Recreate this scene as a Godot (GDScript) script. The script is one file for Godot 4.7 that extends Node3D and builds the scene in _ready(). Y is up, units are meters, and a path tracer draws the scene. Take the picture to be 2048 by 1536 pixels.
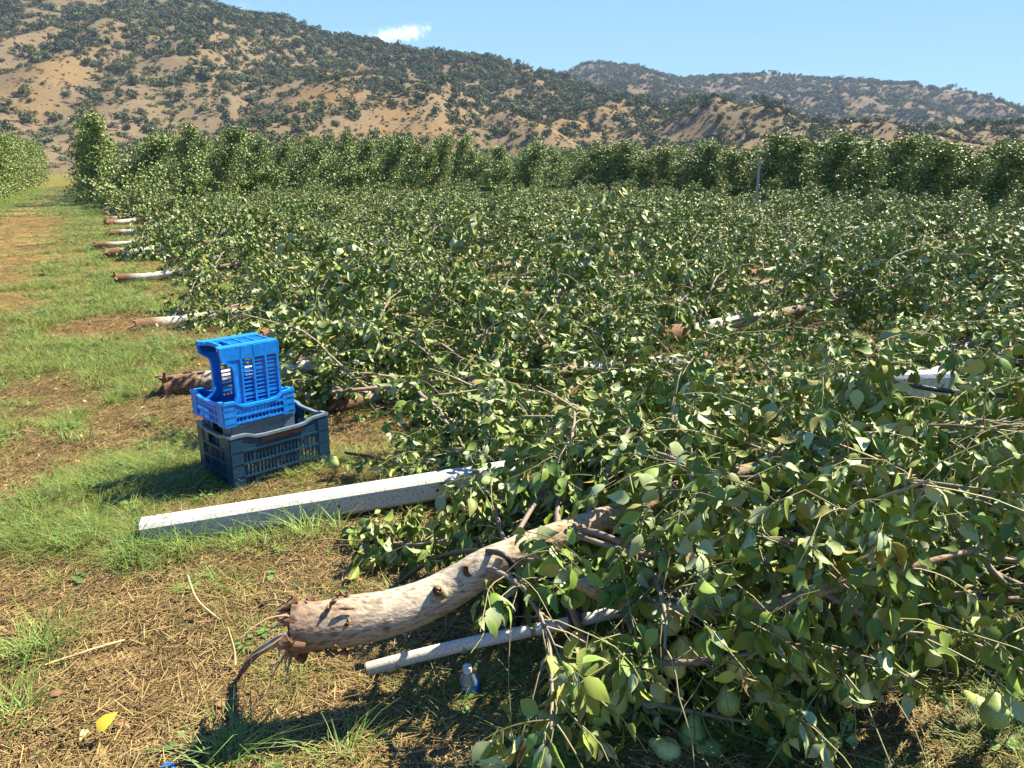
extends Node3D
# A pear orchard blown over by a storm, in front of dry hills.
# World: y up, metres, the photographer stands at the origin and looks along -z.

const FOCAL := 1537.0          # of the 2048 x 1536 photograph, in its pixels
const EYE := 1.6
const PITCH := 0.27454         # 15.73 degrees down
const ROW_TURN := 0.48695      # the rows run 27.9 degrees to the left of the view
var ROW_DIR := Vector3(-sin(ROW_TURN), 0, -cos(ROW_TURN))
var FALL_DIR := Vector3(cos(ROW_TURN), 0, -sin(ROW_TURN))
var ROW_START := Vector3(-0.62, 0, -1.98)

var rng := RandomNumberGenerator.new()
var bump_noise := FastNoiseLite.new()
var patch_noise := FastNoiseLite.new()
var fine_noise := FastNoiseLite.new()
var hill_noise := FastNoiseLite.new()
var M := {}
var taken := {}
var leaf_kinds: Array = []      # leaf shapes: positions, normals, indices
var fine_kinds: Array = []      # the same with rounder outlines, for trees close by
var leaf_meshes: Array = []     # the same as single meshes, several greens each
var soil_spots: Array = []      # Vector3(x, z, radius) of dug-up brown earth


class Shape:
	var v := PackedVector3Array()
	var n := PackedVector3Array()
	var c := PackedColorArray()
	var i := PackedInt32Array()

	func paint(col: Color, count: int) -> void:
		var k := PackedColorArray()
		k.resize(count)
		k.fill(col)
		c.append_array(k)

	func quad(a: Vector3, b: Vector3, cc: Vector3, d: Vector3, col: Color) -> void:
		# a b cc d run clockwise seen from outside
		var nn := (d - a).cross(b - a).normalized()
		var s := v.size()
		v.append_array(PackedVector3Array([a, b, cc, d]))
		n.append_array(PackedVector3Array([nn, nn, nn, nn]))
		paint(col, 4)
		i.append_array(PackedInt32Array([s, s + 1, s + 2, s, s + 2, s + 3]))

	func beam(p: Vector3, q: Vector3, r: Vector3, u: Vector3, col: Color) -> void:
		# a box from p to q with half widths r and u
		if r.cross(u).dot(q - p) < 0.0:
			r = -r
		var a := [p - r - u, p + r - u, p + r + u, p - r + u, q - r - u, q + r - u, q + r + u, q - r + u]
		quad(a[0], a[1], a[2], a[3], col)
		quad(a[5], a[4], a[7], a[6], col)
		quad(a[4], a[0], a[3], a[7], col)
		quad(a[1], a[5], a[6], a[2], col)
		quad(a[3], a[2], a[6], a[7], col)
		quad(a[4], a[5], a[1], a[0], col)

	func tube(pts: PackedVector3Array, rad: PackedFloat32Array, sides: int, cols: PackedColorArray, lump := 0.0, noise: FastNoiseLite = null, cap := true) -> void:
		var m := pts.size()
		var t := (pts[1] - pts[0]).normalized()
		var side := t.cross(Vector3.UP if absf(t.y) < 0.9 else Vector3.RIGHT).normalized()
		var s := v.size()
		for k in m:
			var tk := (pts[mini(k + 1, m - 1)] - pts[maxi(k - 1, 0)]).normalized()
			side = (side - tk * side.dot(tk)).normalized()
			var up := side.cross(tk)
			for j in sides:
				var ang := TAU * j / sides
				var d := side * cos(ang) + up * sin(ang)
				var r := rad[k]
				if lump > 0.0:
					r *= 1.0 + lump * noise.get_noise_3dv((pts[k] + d * rad[k]) * 9.0)
				v.append(pts[k] + d * r)
				n.append(d)
				c.append(cols[k])
		for k in m - 1:
			for j in sides:
				var a := s + k * sides + j
				var b := s + k * sides + (j + 1) % sides
				i.append_array(PackedInt32Array([a, b, b + sides, a, b + sides, a + sides]))
		if cap:
			for e in 2:
				var k: int = 0 if e == 0 else m - 1
				var base := v.size()
				var nn := (pts[0] - pts[1]).normalized() if e == 0 else (pts[m - 1] - pts[m - 2]).normalized()
				v.append(pts[k])
				n.append(nn)
				c.append(cols[k])
				for j in sides:
					v.append(v[s + k * sides + j])
					n.append(nn)
					c.append(cols[k])
				for j in sides:
					var a := base + 1 + j
					var b := base + 1 + (j + 1) % sides
					i.append_array(PackedInt32Array([base, b, a] if e == 0 else [base, a, b]))

	func put(kind: Dictionary, x: Transform3D, col: Color, stalk: Color) -> void:
		var s := v.size()
		v.append_array(x * (kind.v as PackedVector3Array))
		n.append_array(Transform3D(x.basis.orthonormalized(), Vector3.ZERO) * (kind.n as PackedVector3Array))
		paint(col, kind.blade)
		if kind.v.size() > kind.blade:
			paint(stalk, kind.v.size() - kind.blade)
		for k in kind.i:
			i.append(s + k)

	func mesh(mat: Material) -> ArrayMesh:
		var a := []
		a.resize(Mesh.ARRAY_MAX)
		a[Mesh.ARRAY_VERTEX] = v
		a[Mesh.ARRAY_NORMAL] = n
		a[Mesh.ARRAY_COLOR] = c
		a[Mesh.ARRAY_INDEX] = i
		var m := ArrayMesh.new()
		m.add_surface_from_arrays(Mesh.PRIMITIVE_TRIANGLES, a)
		m.surface_set_material(0, mat)
		return m


# ---------------------------------------------------------------- names and nodes

func numbered(called: String) -> String:
	if not taken.has(called):
		taken[called] = 0
		return called
	taken[called] += 1
	return "%s_%03d" % [called, taken[called]]

func tag(o: Node, label: String, category: String, group := "", kind := "") -> Node:
	if label: o.set_meta("label", label)
	if category: o.set_meta("category", category)
	if group: o.set_meta("group", group)
	if kind: o.set_meta("kind", kind)
	return o

func thing(called: String, label: String, category: String, at := Vector3.ZERO, group := "") -> Node3D:
	var o := Node3D.new()
	o.name = numbered(called)
	add_child(o)
	o.position = at
	tag(o, label, category, group)
	return o

func part(called: String, mesh: Mesh, parent: Node, x := Transform3D.IDENTITY) -> MeshInstance3D:
	var o := MeshInstance3D.new()
	o.name = called if parent != self else numbered(called)
	o.mesh = mesh
	o.transform = x
	parent.add_child(o, true)
	return o

func copy_of(src: Node3D, label := "", group := "") -> Node3D:
	var o: Node3D = src.duplicate()
	o.name = numbered(String(src.get_meta("plain_name", "object")))
	add_child(o)
	if label: o.set_meta("label", label)
	if group: o.set_meta("group", group)
	return o

# the point at height h that the photograph's pixel shows
func spot(px: float, py: float, h := 0.0) -> Vector3:
	var d := Basis(Vector3.RIGHT, -PITCH) * Vector3((px - 1024.0) / FOCAL, -(py - 768.0) / FOCAL, -1.0)
	return Vector3(0, EYE, 0) + d * ((h - EYE) / d.y)

# the point that pixel shows at a given distance in front of the photographer
func spot_at(px: float, py: float, depth: float) -> Vector3:
	var d := Basis(Vector3.RIGHT, -PITCH) * Vector3((px - 1024.0) / FOCAL, -(py - 768.0) / FOCAL, -1.0)
	return Vector3(0, EYE, 0) + d * (depth / -d.z)

func pixel(p: Vector3) -> Vector2:
	var q := Basis(Vector3.RIGHT, PITCH) * (p - Vector3(0, EYE, 0))
	if q.z > -0.05:
		return Vector2(-9999, -9999)
	return Vector2(1024.0 + q.x / -q.z * FOCAL, 768.0 - q.y / -q.z * FOCAL)

func lin(r: float, g: float, b: float) -> Color:
	return Color(r, g, b).linear_to_srgb()

func curve_through(pts: Array, steps: int) -> PackedVector3Array:
	var out := PackedVector3Array()
	for k in pts.size() - 1:
		var a: Vector3 = pts[maxi(k - 1, 0)]
		var b: Vector3 = pts[k]
		var c: Vector3 = pts[k + 1]
		var d: Vector3 = pts[mini(k + 2, pts.size() - 1)]
		for j in steps:
			out.append(b.cubic_interpolate(c, a, d, float(j) / steps))
	out.append(pts[-1])
	return out

func spread(values: Array, count: int) -> PackedFloat32Array:
	var out := PackedFloat32Array()
	for k in count:
		var t := float(k) / (count - 1) * (values.size() - 1)
		var a := mini(int(t), values.size() - 2)
		out.append(lerpf(values[a], values[a + 1], t - a))
	return out

func spread_colors(values: Array, count: int) -> PackedColorArray:
	var out := PackedColorArray()
	for k in count:
		var t := float(k) / (count - 1) * (values.size() - 1)
		var a := mini(int(t), values.size() - 2)
		out.append((values[a] as Color).lerp(values[a + 1], t - a))
	return out


# ---------------------------------------------------------------- materials

func noise_map(seed_: int, freq: float, ramp: Array, size := 512, octaves := 4, kind := FastNoiseLite.TYPE_SIMPLEX_SMOOTH) -> NoiseTexture2D:
	var t := NoiseTexture2D.new()
	var f := FastNoiseLite.new()
	f.seed = seed_
	f.frequency = freq
	f.noise_type = kind
	f.fractal_octaves = octaves
	t.noise = f
	t.width = size
	t.height = size
	t.seamless = true
	if ramp:
		var g := Gradient.new()
		var off := PackedFloat32Array()
		var cols := PackedColorArray()
		for k in ramp.size():
			off.append(float(k) / (ramp.size() - 1))
			cols.append(ramp[k])
		g.offsets = off
		g.colors = cols
		t.color_ramp = g
	return t

func matte(rough: float, spec := 0.5) -> StandardMaterial3D:
	var m := StandardMaterial3D.new()
	m.vertex_color_use_as_albedo = true
	m.roughness = rough
	m.metallic_specular = spec
	m.cull_mode = BaseMaterial3D.CULL_DISABLED
	return m

func grained(m: StandardMaterial3D, tex: Texture2D, size: float, height: Texture2D = null, depth := 0.0) -> StandardMaterial3D:
	m.albedo_texture = tex
	m.uv1_triplanar = true
	m.uv1_scale = Vector3.ONE / size
	if height:
		m.heightmap_enabled = true
		m.heightmap_texture = height
		m.heightmap_scale = depth
	return m

func make_materials() -> void:
	M.leaf = matte(0.52, 0.36)
	M.leaf.backlight = Color(0.86, 0.95, 0.22)
	M.far_leaf = matte(0.55, 0.35)
	M.far_leaf.backlight = Color(0.82, 0.9, 0.22)
	M.grass = matte(0.55, 0.4)
	M.grass.backlight = Color(0.6, 0.6, 0.2)
	M.straw = matte(0.75, 0.3)
	var g1 := Color(0.55, 0.55, 0.55)
	var rough_map := noise_map(5, 0.02, [Color(0.30, 0.25, 0.20), Color(0.72, 0.68, 0.62), Color(1, 1, 1), Color(0.86, 0.85, 0.82), Color(0.52, 0.47, 0.42)])
	var fleck := noise_map(8, 0.05, [Color(0.38, 0.34, 0.30), Color(0.90, 0.89, 0.87), Color(1, 1, 1), Color(0.74, 0.72, 0.69)], 512, 5)
	var relief := noise_map(9, 0.04, [Color(0, 0, 0), Color(1, 1, 1)], 512, 5)
	M.bark = grained(matte(0.85, 0.3), rough_map, 0.35, relief, 0.35)
	M.bark.uv1_scale = Vector3(1.5, 3.2, 3.2)
	M.twig = matte(0.7, 0.4)
	M.concrete = grained(matte(0.85, 0.3), fleck, 0.4, relief, 0.15)
	M.stake = grained(matte(0.6, 0.4), fleck, 0.25, relief, 0.08)
	M.plastic = grained(matte(0.38, 0.5), noise_map(21, 0.012, [Color(0.74, 0.72, 0.68), Color(1, 1, 1), Color(0.9, 0.9, 0.88), Color(1, 1, 1)]), 0.5)
	M.rubber = matte(0.5, 0.5)
	M.pear = grained(matte(0.4, 0.5), noise_map(31, 0.06, [Color(0.72, 0.72, 0.55), Color(1, 1, 1), Color(0.95, 0.98, 0.9)], 256), 0.08)
	M.ground = grained(matte(0.95, 0.15), noise_map(41, 0.03, [g1, Color(0.72, 0.70, 0.66), Color(1, 1, 1), Color(1, 0.98, 0.94), Color(0.68, 0.64, 0.6)], 1024, 6), 1.7, noise_map(42, 0.05, [Color(0, 0, 0), Color(1, 1, 1)], 1024, 6), 2.5)
	M.ground.uv1_world_triplanar = true
	M.hill = grained(matte(0.95, 0.1), noise_map(43, 0.02, [Color(0.62, 0.6, 0.58), Color(1, 0.98, 0.94), Color(0.9, 0.86, 0.82), Color(1, 1, 1)], 1024, 6), 70.0)
	M.hill.uv1_world_triplanar = true
	M.scrub = matte(0.8, 0.2)
	var clear := StandardMaterial3D.new()
	clear.transparency = BaseMaterial3D.TRANSPARENCY_ALPHA
	clear.albedo_color = Color(0.9, 0.95, 0.97, 0.22)
	clear.roughness = 0.08
	clear.cull_mode = BaseMaterial3D.CULL_DISABLED
	M.clear = clear


# ---------------------------------------------------------------- leaves and trees

func leaf_kind(fold: float, curl: float, wide: float, stalk: float, smooth_edge := false) -> Dictionary:
	var st: Array = [0.0, 0.28, 0.62, 1.0]
	var hw: Array = [0.0, 0.34 * wide, 0.30 * wide, 0.0]
	if smooth_edge:
		st = [0.0, 0.10, 0.30, 0.55, 0.80, 1.0]
		hw = [0.0, 0.17 * wide, 0.300 * wide, 0.265 * wide, 0.115 * wide, 0.0]
	var m := st.size()
	var v := PackedVector3Array()
	for k in m:
		v.append(Vector3(st[k] - curl * 0.25 * st[k] * st[k], -curl * st[k] * st[k], 0))
	for s in [-1.0, 1.0]:
		for k in range(1, m - 1):
			v.append(Vector3(v[k].x + 0.02, v[k].y + fold * hw[k] + 0.03 * sin(k * 2.3 + s), s * hw[k] * (1.0 - 0.25 * absf(fold))))
	var idx := PackedInt32Array()
	var w := m - 2
	for k in m - 1:
		var l0 := m + k - 1
		var r0 := m + w + k - 1
		if k == 0:
			idx.append_array(PackedInt32Array([0, 1, m, 0, m + w, 1]))
		elif k == m - 2:
			idx.append_array(PackedInt32Array([k, m - 1, l0, k, r0, m - 1]))
		else:
			idx.append_array(PackedInt32Array([k, l0 + 1, l0, k, k + 1, l0 + 1, k, r0, r0 + 1, k, r0 + 1, k + 1]))
	var n := PackedVector3Array()
	n.resize(v.size())
	for t in range(0, idx.size(), 3):
		var f := (v[idx[t + 2]] - v[idx[t]]).cross(v[idx[t + 1]] - v[idx[t]])
		for j in 3:
			n[idx[t + j]] += f
	for k in n.size():
		n[k] = n[k].normalized()
	var blade := v.size()
	if stalk > 0.0:
		var sw := 0.012
		v.append_array(PackedVector3Array([Vector3(0, 0, -sw), Vector3(0, 0, sw), Vector3(-stalk, stalk * 0.35, sw), Vector3(-stalk, stalk * 0.35, -sw)]))
		for k in 4:
			n.append(Vector3.UP)
		idx.append_array(PackedInt32Array([blade, blade + 1, blade + 2, blade, blade + 2, blade + 3]))
	return {"v": v, "n": n, "i": idx, "blade": blade}

func leaf_green(r: RandomNumberGenerator) -> Color:
	var k := r.randf()
	var b := r.randf_range(0.7, 1.3)
	if k < 0.52:
		return Color(0.112, 0.172, 0.030) * b
	if k < 0.68:
		return Color(0.165, 0.212, 0.036) * b
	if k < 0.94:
		return Color(0.225, 0.270, 0.125) * b      # pale undersides, plus extra pale leaves whose colour stands in for sun glints
	if k < 0.988:
		return Color(0.25, 0.23, 0.06) * b
	return Color(0.16, 0.115, 0.045) * b

func make_leaf_kinds() -> void:
	leaf_kinds = [leaf_kind(0.35, 0.22, 1.0, 0.45), leaf_kind(0.1, 0.45, 1.1, 0.45), leaf_kind(0.8, 0.15, 0.95, 0.5), leaf_kind(-0.2, 0.65, 1.05, 0.4)]
	fine_kinds = [leaf_kind(0.45, 0.30, 1.0, 0.45, true), leaf_kind(0.15, 0.60, 1.1, 0.45, true), leaf_kind(1.1, 0.2, 0.95, 0.5, true), leaf_kind(-0.35, 0.75, 1.0, 0.4, true)]
	var r := RandomNumberGenerator.new()
	r.seed = 77
	for kind in fine_kinds:
		for j in 5:
			var s := Shape.new()
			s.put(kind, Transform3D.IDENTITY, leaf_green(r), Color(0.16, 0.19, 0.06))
			leaf_meshes.append(s.mesh(M.leaf))

# a wandering, drooping shoot
func shoot(p: Vector3, d: Vector3, length: float, steps: int, droop: float, r: RandomNumberGenerator, wander := 0.14, low := 0.03) -> PackedVector3Array:
	var out := PackedVector3Array([p])
	var seg := length / steps
	for k in steps:
		d += Vector3(r.randfn(0, wander), r.randfn(0, wander) - droop, r.randfn(0, wander))
		d = d.normalized()
		p += d * seg
		if capped and p.y > front_cap(p.x):
			p.y = front_cap(p.x)
			d.y = -absf(d.y) * 0.4
		if p.y < low:
			p.y = low + r.randf() * 0.02
			d.y = absf(d.y) * 0.2
		out.append(p)
	return out

func add_leaves(list: Array, line: PackedVector3Array, step: float, bunch: int, size: float, r: RandomNumberGenerator, front: bool, from := 0.0) -> void:
	for k in line.size() - 1:
		if float(k) / line.size() < from:
			continue
		var a := line[k]
		var b := line[k + 1]
		var count := maxi(1, int(a.distance_to(b) / step + r.randf()))
		for j in count:
			var p := a.lerp(b, r.randf())
			for m in bunch:
				var d := (Vector3(r.randfn(0, 0.55), r.randfn(0, 0.45) - 0.75, r.randfn(0, 0.55)) + (b - a).normalized() * 0.35).normalized()
				var nn := Vector3(r.randfn(0, 1), r.randfn(0, 1) + 0.7, r.randfn(0, 1))
				nn = (nn - d * nn.dot(d)).normalized()
				var s := size * r.randf_range(0.55, 1.35)
				var q := p + d * s * 0.45
				if q.y + d.y * s < 0.015:
					q.y = 0.02 + maxf(0.0, -d.y) * s
				if front and not front_keep(q):
					continue
				list.append([Transform3D(Basis(d * s, nn * s, d.cross(nn) * s), q), r.randi() % 4])

# everything that grows on a trunk line: limbs with their shoots and leaves
func grow(trunk: PackedVector3Array, opt: Dictionary, r: RandomNumberGenerator) -> Dictionary:
	var limbs: Array = []
	var leaves: Array = []
	var front: bool = opt.get("front", false)
	var m := trunk.size()
	var bark := Color(0.20, 0.16, 0.12)
	var young := Color(0.22, 0.19, 0.11)
	var lines: Array = []
	for k in opt.limbs:
		var t: float = lerpf(opt.from, 0.99, (k + r.randf()) / opt.limbs)
		var f: float = t * (m - 1)
		var a := mini(int(f), m - 2)
		var p := trunk[a].lerp(trunk[a + 1], f - a)
		var along := (trunk[a + 1] - trunk[a]).normalized()
		var side := along.cross(Vector3.UP).normalized()
		var up := side.cross(along)
		var phi := TAU * r.randf()
		var d: Vector3 = (side * cos(phi) * opt.wide + up * (sin(phi) * 0.8 + 0.12) * float(opt.get("lift", 1.0))) + along * r.randf_range(0.25, 0.9)
		lines.append(shoot(p, d.normalized(), r.randf_range(0.65, 1.0) * opt.reach, 8, 0.05, r, 0.13))
	for extra in opt.get("extra", []):
		lines.append(extra)
	for line: PackedVector3Array in lines:
		var s := Shape.new()
		var r0: float = opt.thick * r.randf_range(0.7, 1.2)
		s.tube(line, spread([r0, r0 * 0.7, 0.004], line.size()), 5, spread_colors([bark, bark, young], line.size()))
		for j in opt.shoots:
			var t := r.randf_range(0.12, 1.0) * (line.size() - 1)
			var a := mini(int(t), line.size() - 2)
			var p := line[a].lerp(line[a + 1], t - a)
			var d := (line[a + 1] - line[a]).normalized() * 0.6 + Vector3(r.randfn(0, 0.7), r.randfn(0.28, 0.55), r.randfn(0, 0.7))
			var tw := shoot(p, d.normalized(), r.randf_range(0.18, 0.52), 6, 0.16, r)
			s.tube(tw, spread([0.0030, 0.0014], tw.size()), 3, spread_colors([young, Color(0.20, 0.20, 0.07)], tw.size()), 0.0, null, false)
			add_leaves(leaves, tw, opt.step, opt.bunch, opt.size, r, front, 0.15)
		add_leaves(leaves, line, opt.step * 1.3, opt.bunch, opt.size, r, front, 0.3)
		limbs.append(s)
	return {"limbs": limbs, "leaves": leaves}

# leaves joined to one mesh; the `single` largest-showing ones become parts of their own
func hang_leaves(root: Node3D, leaves: Array, single: int, r: RandomNumberGenerator) -> void:
	var s := Shape.new()
	var chosen := {}
	if single > 0:
		var order: Array = []
		for k in leaves.size():
			var x: Transform3D = leaves[k][0]
			order.append([x.origin.y * 1.0 + x.basis.x.length() * 6.0 + r.randf() * 0.6, k])
		order.sort_custom(func(a, b): return a[0] > b[0])
		for k in mini(single, order.size()):
			chosen[order[k][1]] = true
	for k in leaves.size():
		if chosen.has(k):
			part("leaf", leaf_meshes[leaves[k][1] * 5 + r.randi() % 5], root, leaves[k][0])
		else:
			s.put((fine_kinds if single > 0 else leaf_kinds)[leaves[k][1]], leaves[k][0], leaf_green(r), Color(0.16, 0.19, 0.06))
	var f := part("foliage", s.mesh(M.leaf), root)
	f.set_meta("kind", "stuff")

# a trunk lying along +x with its torn root end at the origin
func lying_trunk(r: RandomNumberGenerator, length: float, rad: float) -> PackedVector3Array:
	var pts: Array = []
	var y := rad * 0.95
	var z := 0.0
	var rise := r.randf_range(0.06, 0.20)
	for k in 9:
		var t := k / 8.0
		pts.append(Vector3(-0.05 + t * length, y + rise * t + 0.10 * sin(t * 2.6) * t, z))
		z += r.randfn(0, 0.05)
	return curve_through(pts, 2)

func trunk_shape(pts: PackedVector3Array, rad: float, r: RandomNumberGenerator, painted: float) -> Shape:
	var s := Shape.new()
	var m := pts.size()
	var radii := PackedFloat32Array()
	var cols := PackedColorArray()
	var lime := Color(0.60, 0.56, 0.46)
	var bark := Color(0.27, 0.21, 0.15)
	for k in m:
		var t := float(k) / (m - 1)
		radii.append(rad * (1.18 if k == 0 else 1.25 if k == 1 else 1.0) * lerpf(1.0, 0.22, t))
		cols.append(Color(0.20, 0.12, 0.07) if k < 2 else lime if t < painted else bark)
	s.tube(pts, radii, 10, cols, 0.14, fine_noise)
	for k in 12:       # torn root stubs
		var ang := TAU * (k + r.randf()) / 12
		var d := Vector3(-0.8, cos(ang), sin(ang) * 0.9).normalized()
		var p := pts[0] + Vector3(0.03, cos(ang) * rad * 0.75, sin(ang) * rad * 0.75)
		var line := shoot(p, d, r.randf_range(0.05, 0.15), 3, 0.2, r, 0.3, 0.012)
		s.tube(line, spread([rad * 0.34, rad * 0.10], line.size()), 5, spread_colors([Color(0.17, 0.10, 0.06), Color(0.26, 0.16, 0.10)], line.size()))
	return s

func make_fallen(seed_: int, single: int, with_limbs: bool, bare := 0.17) -> Node3D:
	var r := RandomNumberGenerator.new()
	r.seed = seed_
	var root := Node3D.new()
	root.set_meta("plain_name", "fallen_pear_tree")
	tag(root, "toppled pear tree", "tree")
	var pts := lying_trunk(r, 3.3, 0.075)
	var s := trunk_shape(pts, 0.075, r, 0.42)
	var g := grow(pts, {"limbs": 24, "from": bare, "reach": 1.2, "wide": 1.25, "thick": 0.014, "shoots": 15, "step": 0.036, "bunch": 3, "size": 0.066}, r)
	var trunk := part("trunk", s.mesh(M.bark), root)
	var joined := Shape.new()
	for l: Shape in g.limbs:
		if with_limbs:
			part("branch", l.mesh(M.twig), root)
		else:
			var off := joined.v.size()
			joined.v.append_array(l.v)
			joined.n.append_array(l.n)
			joined.c.append_array(l.c)
			for k in l.i:
				joined.i.append(k + off)
	if not with_limbs:
		part("limb", joined.mesh(M.twig), trunk)
	hang_leaves(root, g.leaves, single, r)
	return root

# trees seen from afar: a trunk and an uneven column of leaf clumps
func make_upright(seed_: int, tall: float, wide: float) -> Node3D:
	var r := RandomNumberGenerator.new()
	r.seed = seed_
	var root := Node3D.new()
	root.set_meta("plain_name", "standing_pear_tree")
	tag(root, "standing pear tree", "tree")
	var bark := Color(0.22, 0.17, 0.12)
	var line := shoot(Vector3.ZERO, Vector3.UP, tall * 0.95, 9, 0.0, r, 0.04)
	var s := Shape.new()
	s.tube(line, spread([0.07, 0.05, 0.012], line.size()), 7, spread_colors([Color(0.42, 0.38, 0.30), bark, bark], line.size()))
	var leaf := Shape.new()
	var quad := {"v": PackedVector3Array([Vector3(0, 0, 0), Vector3(0.5, 0.05, 0.36), Vector3(1, -0.1, 0), Vector3(0.5, 0.05, -0.36)]), "n": PackedVector3Array([Vector3.UP, Vector3.UP, Vector3.UP, Vector3.UP]), "i": PackedInt32Array([0, 2, 1, 0, 3, 2]), "blade": 4}
	for k in 60:
		var t := (k + r.randf()) / 60.0
		var f := (0.06 + t * 0.94) * (line.size() - 1)
		var a := mini(int(f), line.size() - 2)
		var p := line[a].lerp(line[a + 1], f - a)
		var ang := r.randf() * TAU
		var far: float = wide * (1.0 - 0.48 * t) * r.randf_range(0.45, 1.15)
		var limb := shoot(p, Vector3(cos(ang), 0.45, sin(ang)).normalized(), far, 5, 0.06, r, 0.15)
		s.tube(limb, spread([0.016, 0.004], limb.size()), 4, spread_colors([bark, bark], limb.size()), 0.0, null, false)
		for j in 105:
			var q := limb[r.randi() % limb.size()] + Vector3(r.randfn(0, 0.13), r.randfn(0, 0.13), r.randfn(0, 0.13))
			var d := Vector3(r.randfn(0, 0.7), r.randfn(-0.5, 0.5), r.randfn(0, 0.7)).normalized()
			var nn := Vector3(r.randfn(0, 1), r.randfn(0.5, 1), r.randfn(0, 1))
			nn = (nn - d * nn.dot(d)).normalized()
			var z := r.randf_range(0.07, 0.115)
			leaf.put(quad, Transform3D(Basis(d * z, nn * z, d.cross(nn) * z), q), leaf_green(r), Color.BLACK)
	for k in 5:       # whippy young shoots above the crown
		var p := line[line.size() - 1 - r.randi() % 3]
		var up := shoot(p, Vector3(r.randfn(0, 0.25), 1, r.randfn(0, 0.25)).normalized(), r.randf_range(0.3, 0.8), 5, 0.0, r, 0.08)
		s.tube(up, spread([0.008, 0.003], up.size()), 3, spread_colors([bark, bark], up.size()), 0.0, null, false)
		for j in 26:
			var q := up[r.randi() % up.size()] + Vector3(r.randfn(0, 0.03), r.randfn(0, 0.06), r.randfn(0, 0.03))
			var d := Vector3(r.randfn(0, 0.7), r.randfn(0.1, 0.5), r.randfn(0, 0.7)).normalized()
			var nn := d.cross(Vector3(r.randf(), r.randf(), r.randf())).normalized()
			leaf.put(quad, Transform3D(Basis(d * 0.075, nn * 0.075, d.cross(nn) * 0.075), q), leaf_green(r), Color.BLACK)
	part("trunk", s.mesh(M.twig), root)
	var f := part("crown", leaf.mesh(M.far_leaf), root)
	f.set_meta("kind", "stuff")
	return root


# ---------------------------------------------------------------- ground

func height(x: float, z: float) -> float:
	var h := bump_noise.get_noise_2d(x, z) * 0.035 + fine_noise.get_noise_2d(x * 3.0, z * 3.0) * 0.012
	var u := (Vector3(x, 0, z) - ROW_START).dot(FALL_DIR)
	h -= 0.02 * exp(-pow((u + 2.5) / 0.7, 2.0))
	for s: Vector3 in soil_spots:
		var dd := Vector2(x - s.x, z - s.y).length() / s.z
		if dd < 1.6:
			h += 0.05 * s.z * (sin(dd * 5.0 + fine_noise.get_noise_2d(x * 8.0, z * 8.0) * 3.0)) * (1.0 - smoothstep(0.9, 1.6, dd))
	return h - 0.035

# how green the ground cover is, 0 to 1
func green(x: float, z: float) -> float:
	var u := (Vector3(x, 0, z) - ROW_START).dot(FALL_DIR)
	var d := -z
	var g := patch_noise.get_noise_2d(x, z) * 0.95 + patch_noise.get_noise_2d(x * 3.1 + 40.0, z * 3.1) * 0.55 + patch_noise.get_noise_2d(x * 8.0, z * 8.0 + 70.0) * 0.5
	if u < 0.9:
		g += 0.05 + 0.45 * exp(-pow((u + 0.35) / 0.8, 2.0)) * smoothstep(4.5, 8.0, d)
		g -= 0.55 * exp(-pow((u + 2.5) / 0.9, 2.0)) * smoothstep(4.0, 7.0, d)
		g -= 0.34 * (1.0 - smoothstep(2.1, 3.0, d))
		g += 0.22 * smoothstep(2.5, 3.0, d) * (1.0 - smoothstep(3.9, 4.6, d))
		g += 0.5 * smoothstep(22.0, 34.0, d)
	else:
		g += 0.12
	if d < 2.2:
		g -= 0.30 * smoothstep(2.2, 1.9, d)
	for s: Vector3 in soil_spots:
		g -= 1.1 * (1.0 - smoothstep(0.7, 1.25, Vector2(x - s.x, z - s.y).length() / s.z))
	return clampf(g * 1.1 + 0.48, 0.0, 1.0)

func axis(lo: float, hi: float, fine_lo: float, fine_hi: float, step: float) -> PackedFloat32Array:
	var out := PackedFloat32Array()
	var a: Array = []
	var x := fine_lo
	var s := step
	while x > lo:
		s *= 1.12
		x -= s
		a.append(maxf(x, lo))
	a.reverse()
	for k in a:
		out.append(k)
	x = fine_lo
	while x < fine_hi:
		out.append(x)
		x += step
	s = step
	while x < hi:
		out.append(x)
		s *= 1.12
		x += s
	out.append(hi)
	return out

func make_ground() -> void:
	var xs := axis(-420.0, 520.0, -4.5, 3.2, 0.06)
	var zs := axis(-420.0, 60.0, -7.5, -1.0, 0.06)
	var s := Shape.new()
	for z in zs:
		for x in xs:
			var g := green(x, z)
			var dry := patch_noise.get_noise_2d(x * 2.3 - 90.0, z * 2.3)
			var col := Color(0.275, 0.195, 0.080).lerp(Color(0.165, 0.110, 0.052), clampf(dry * 1.6 + 0.35, 0.0, 1.0))
			col = col.lerp(Color(0.12, 0.14, 0.035), g * 0.8)
			for e: Vector3 in soil_spots:
				var dd := Vector2(x - e.x, z - e.y).length() / e.z
				if dd < 1.4:
					col = col.lerp(Color(0.245, 0.145, 0.080), 0.85 * (1.0 - smoothstep(0.7, 1.4, dd + dry * 0.6)))
			s.v.append(Vector3(x, height(x, z), z))
			s.c.append(col)
			s.n.append(Vector3.ZERO)
	var w := xs.size()
	for j in zs.size() - 1:
		for k in w - 1:
			var a := j * w + k
			s.i.append_array(PackedInt32Array([a, a + 1, a + w + 1, a, a + w + 1, a + w]))
	smooth(s)
	tag(part("ground", s.mesh(M.ground), self), "dry straw-covered orchard ground with green grass patches", "ground", "", "structure")

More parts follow.
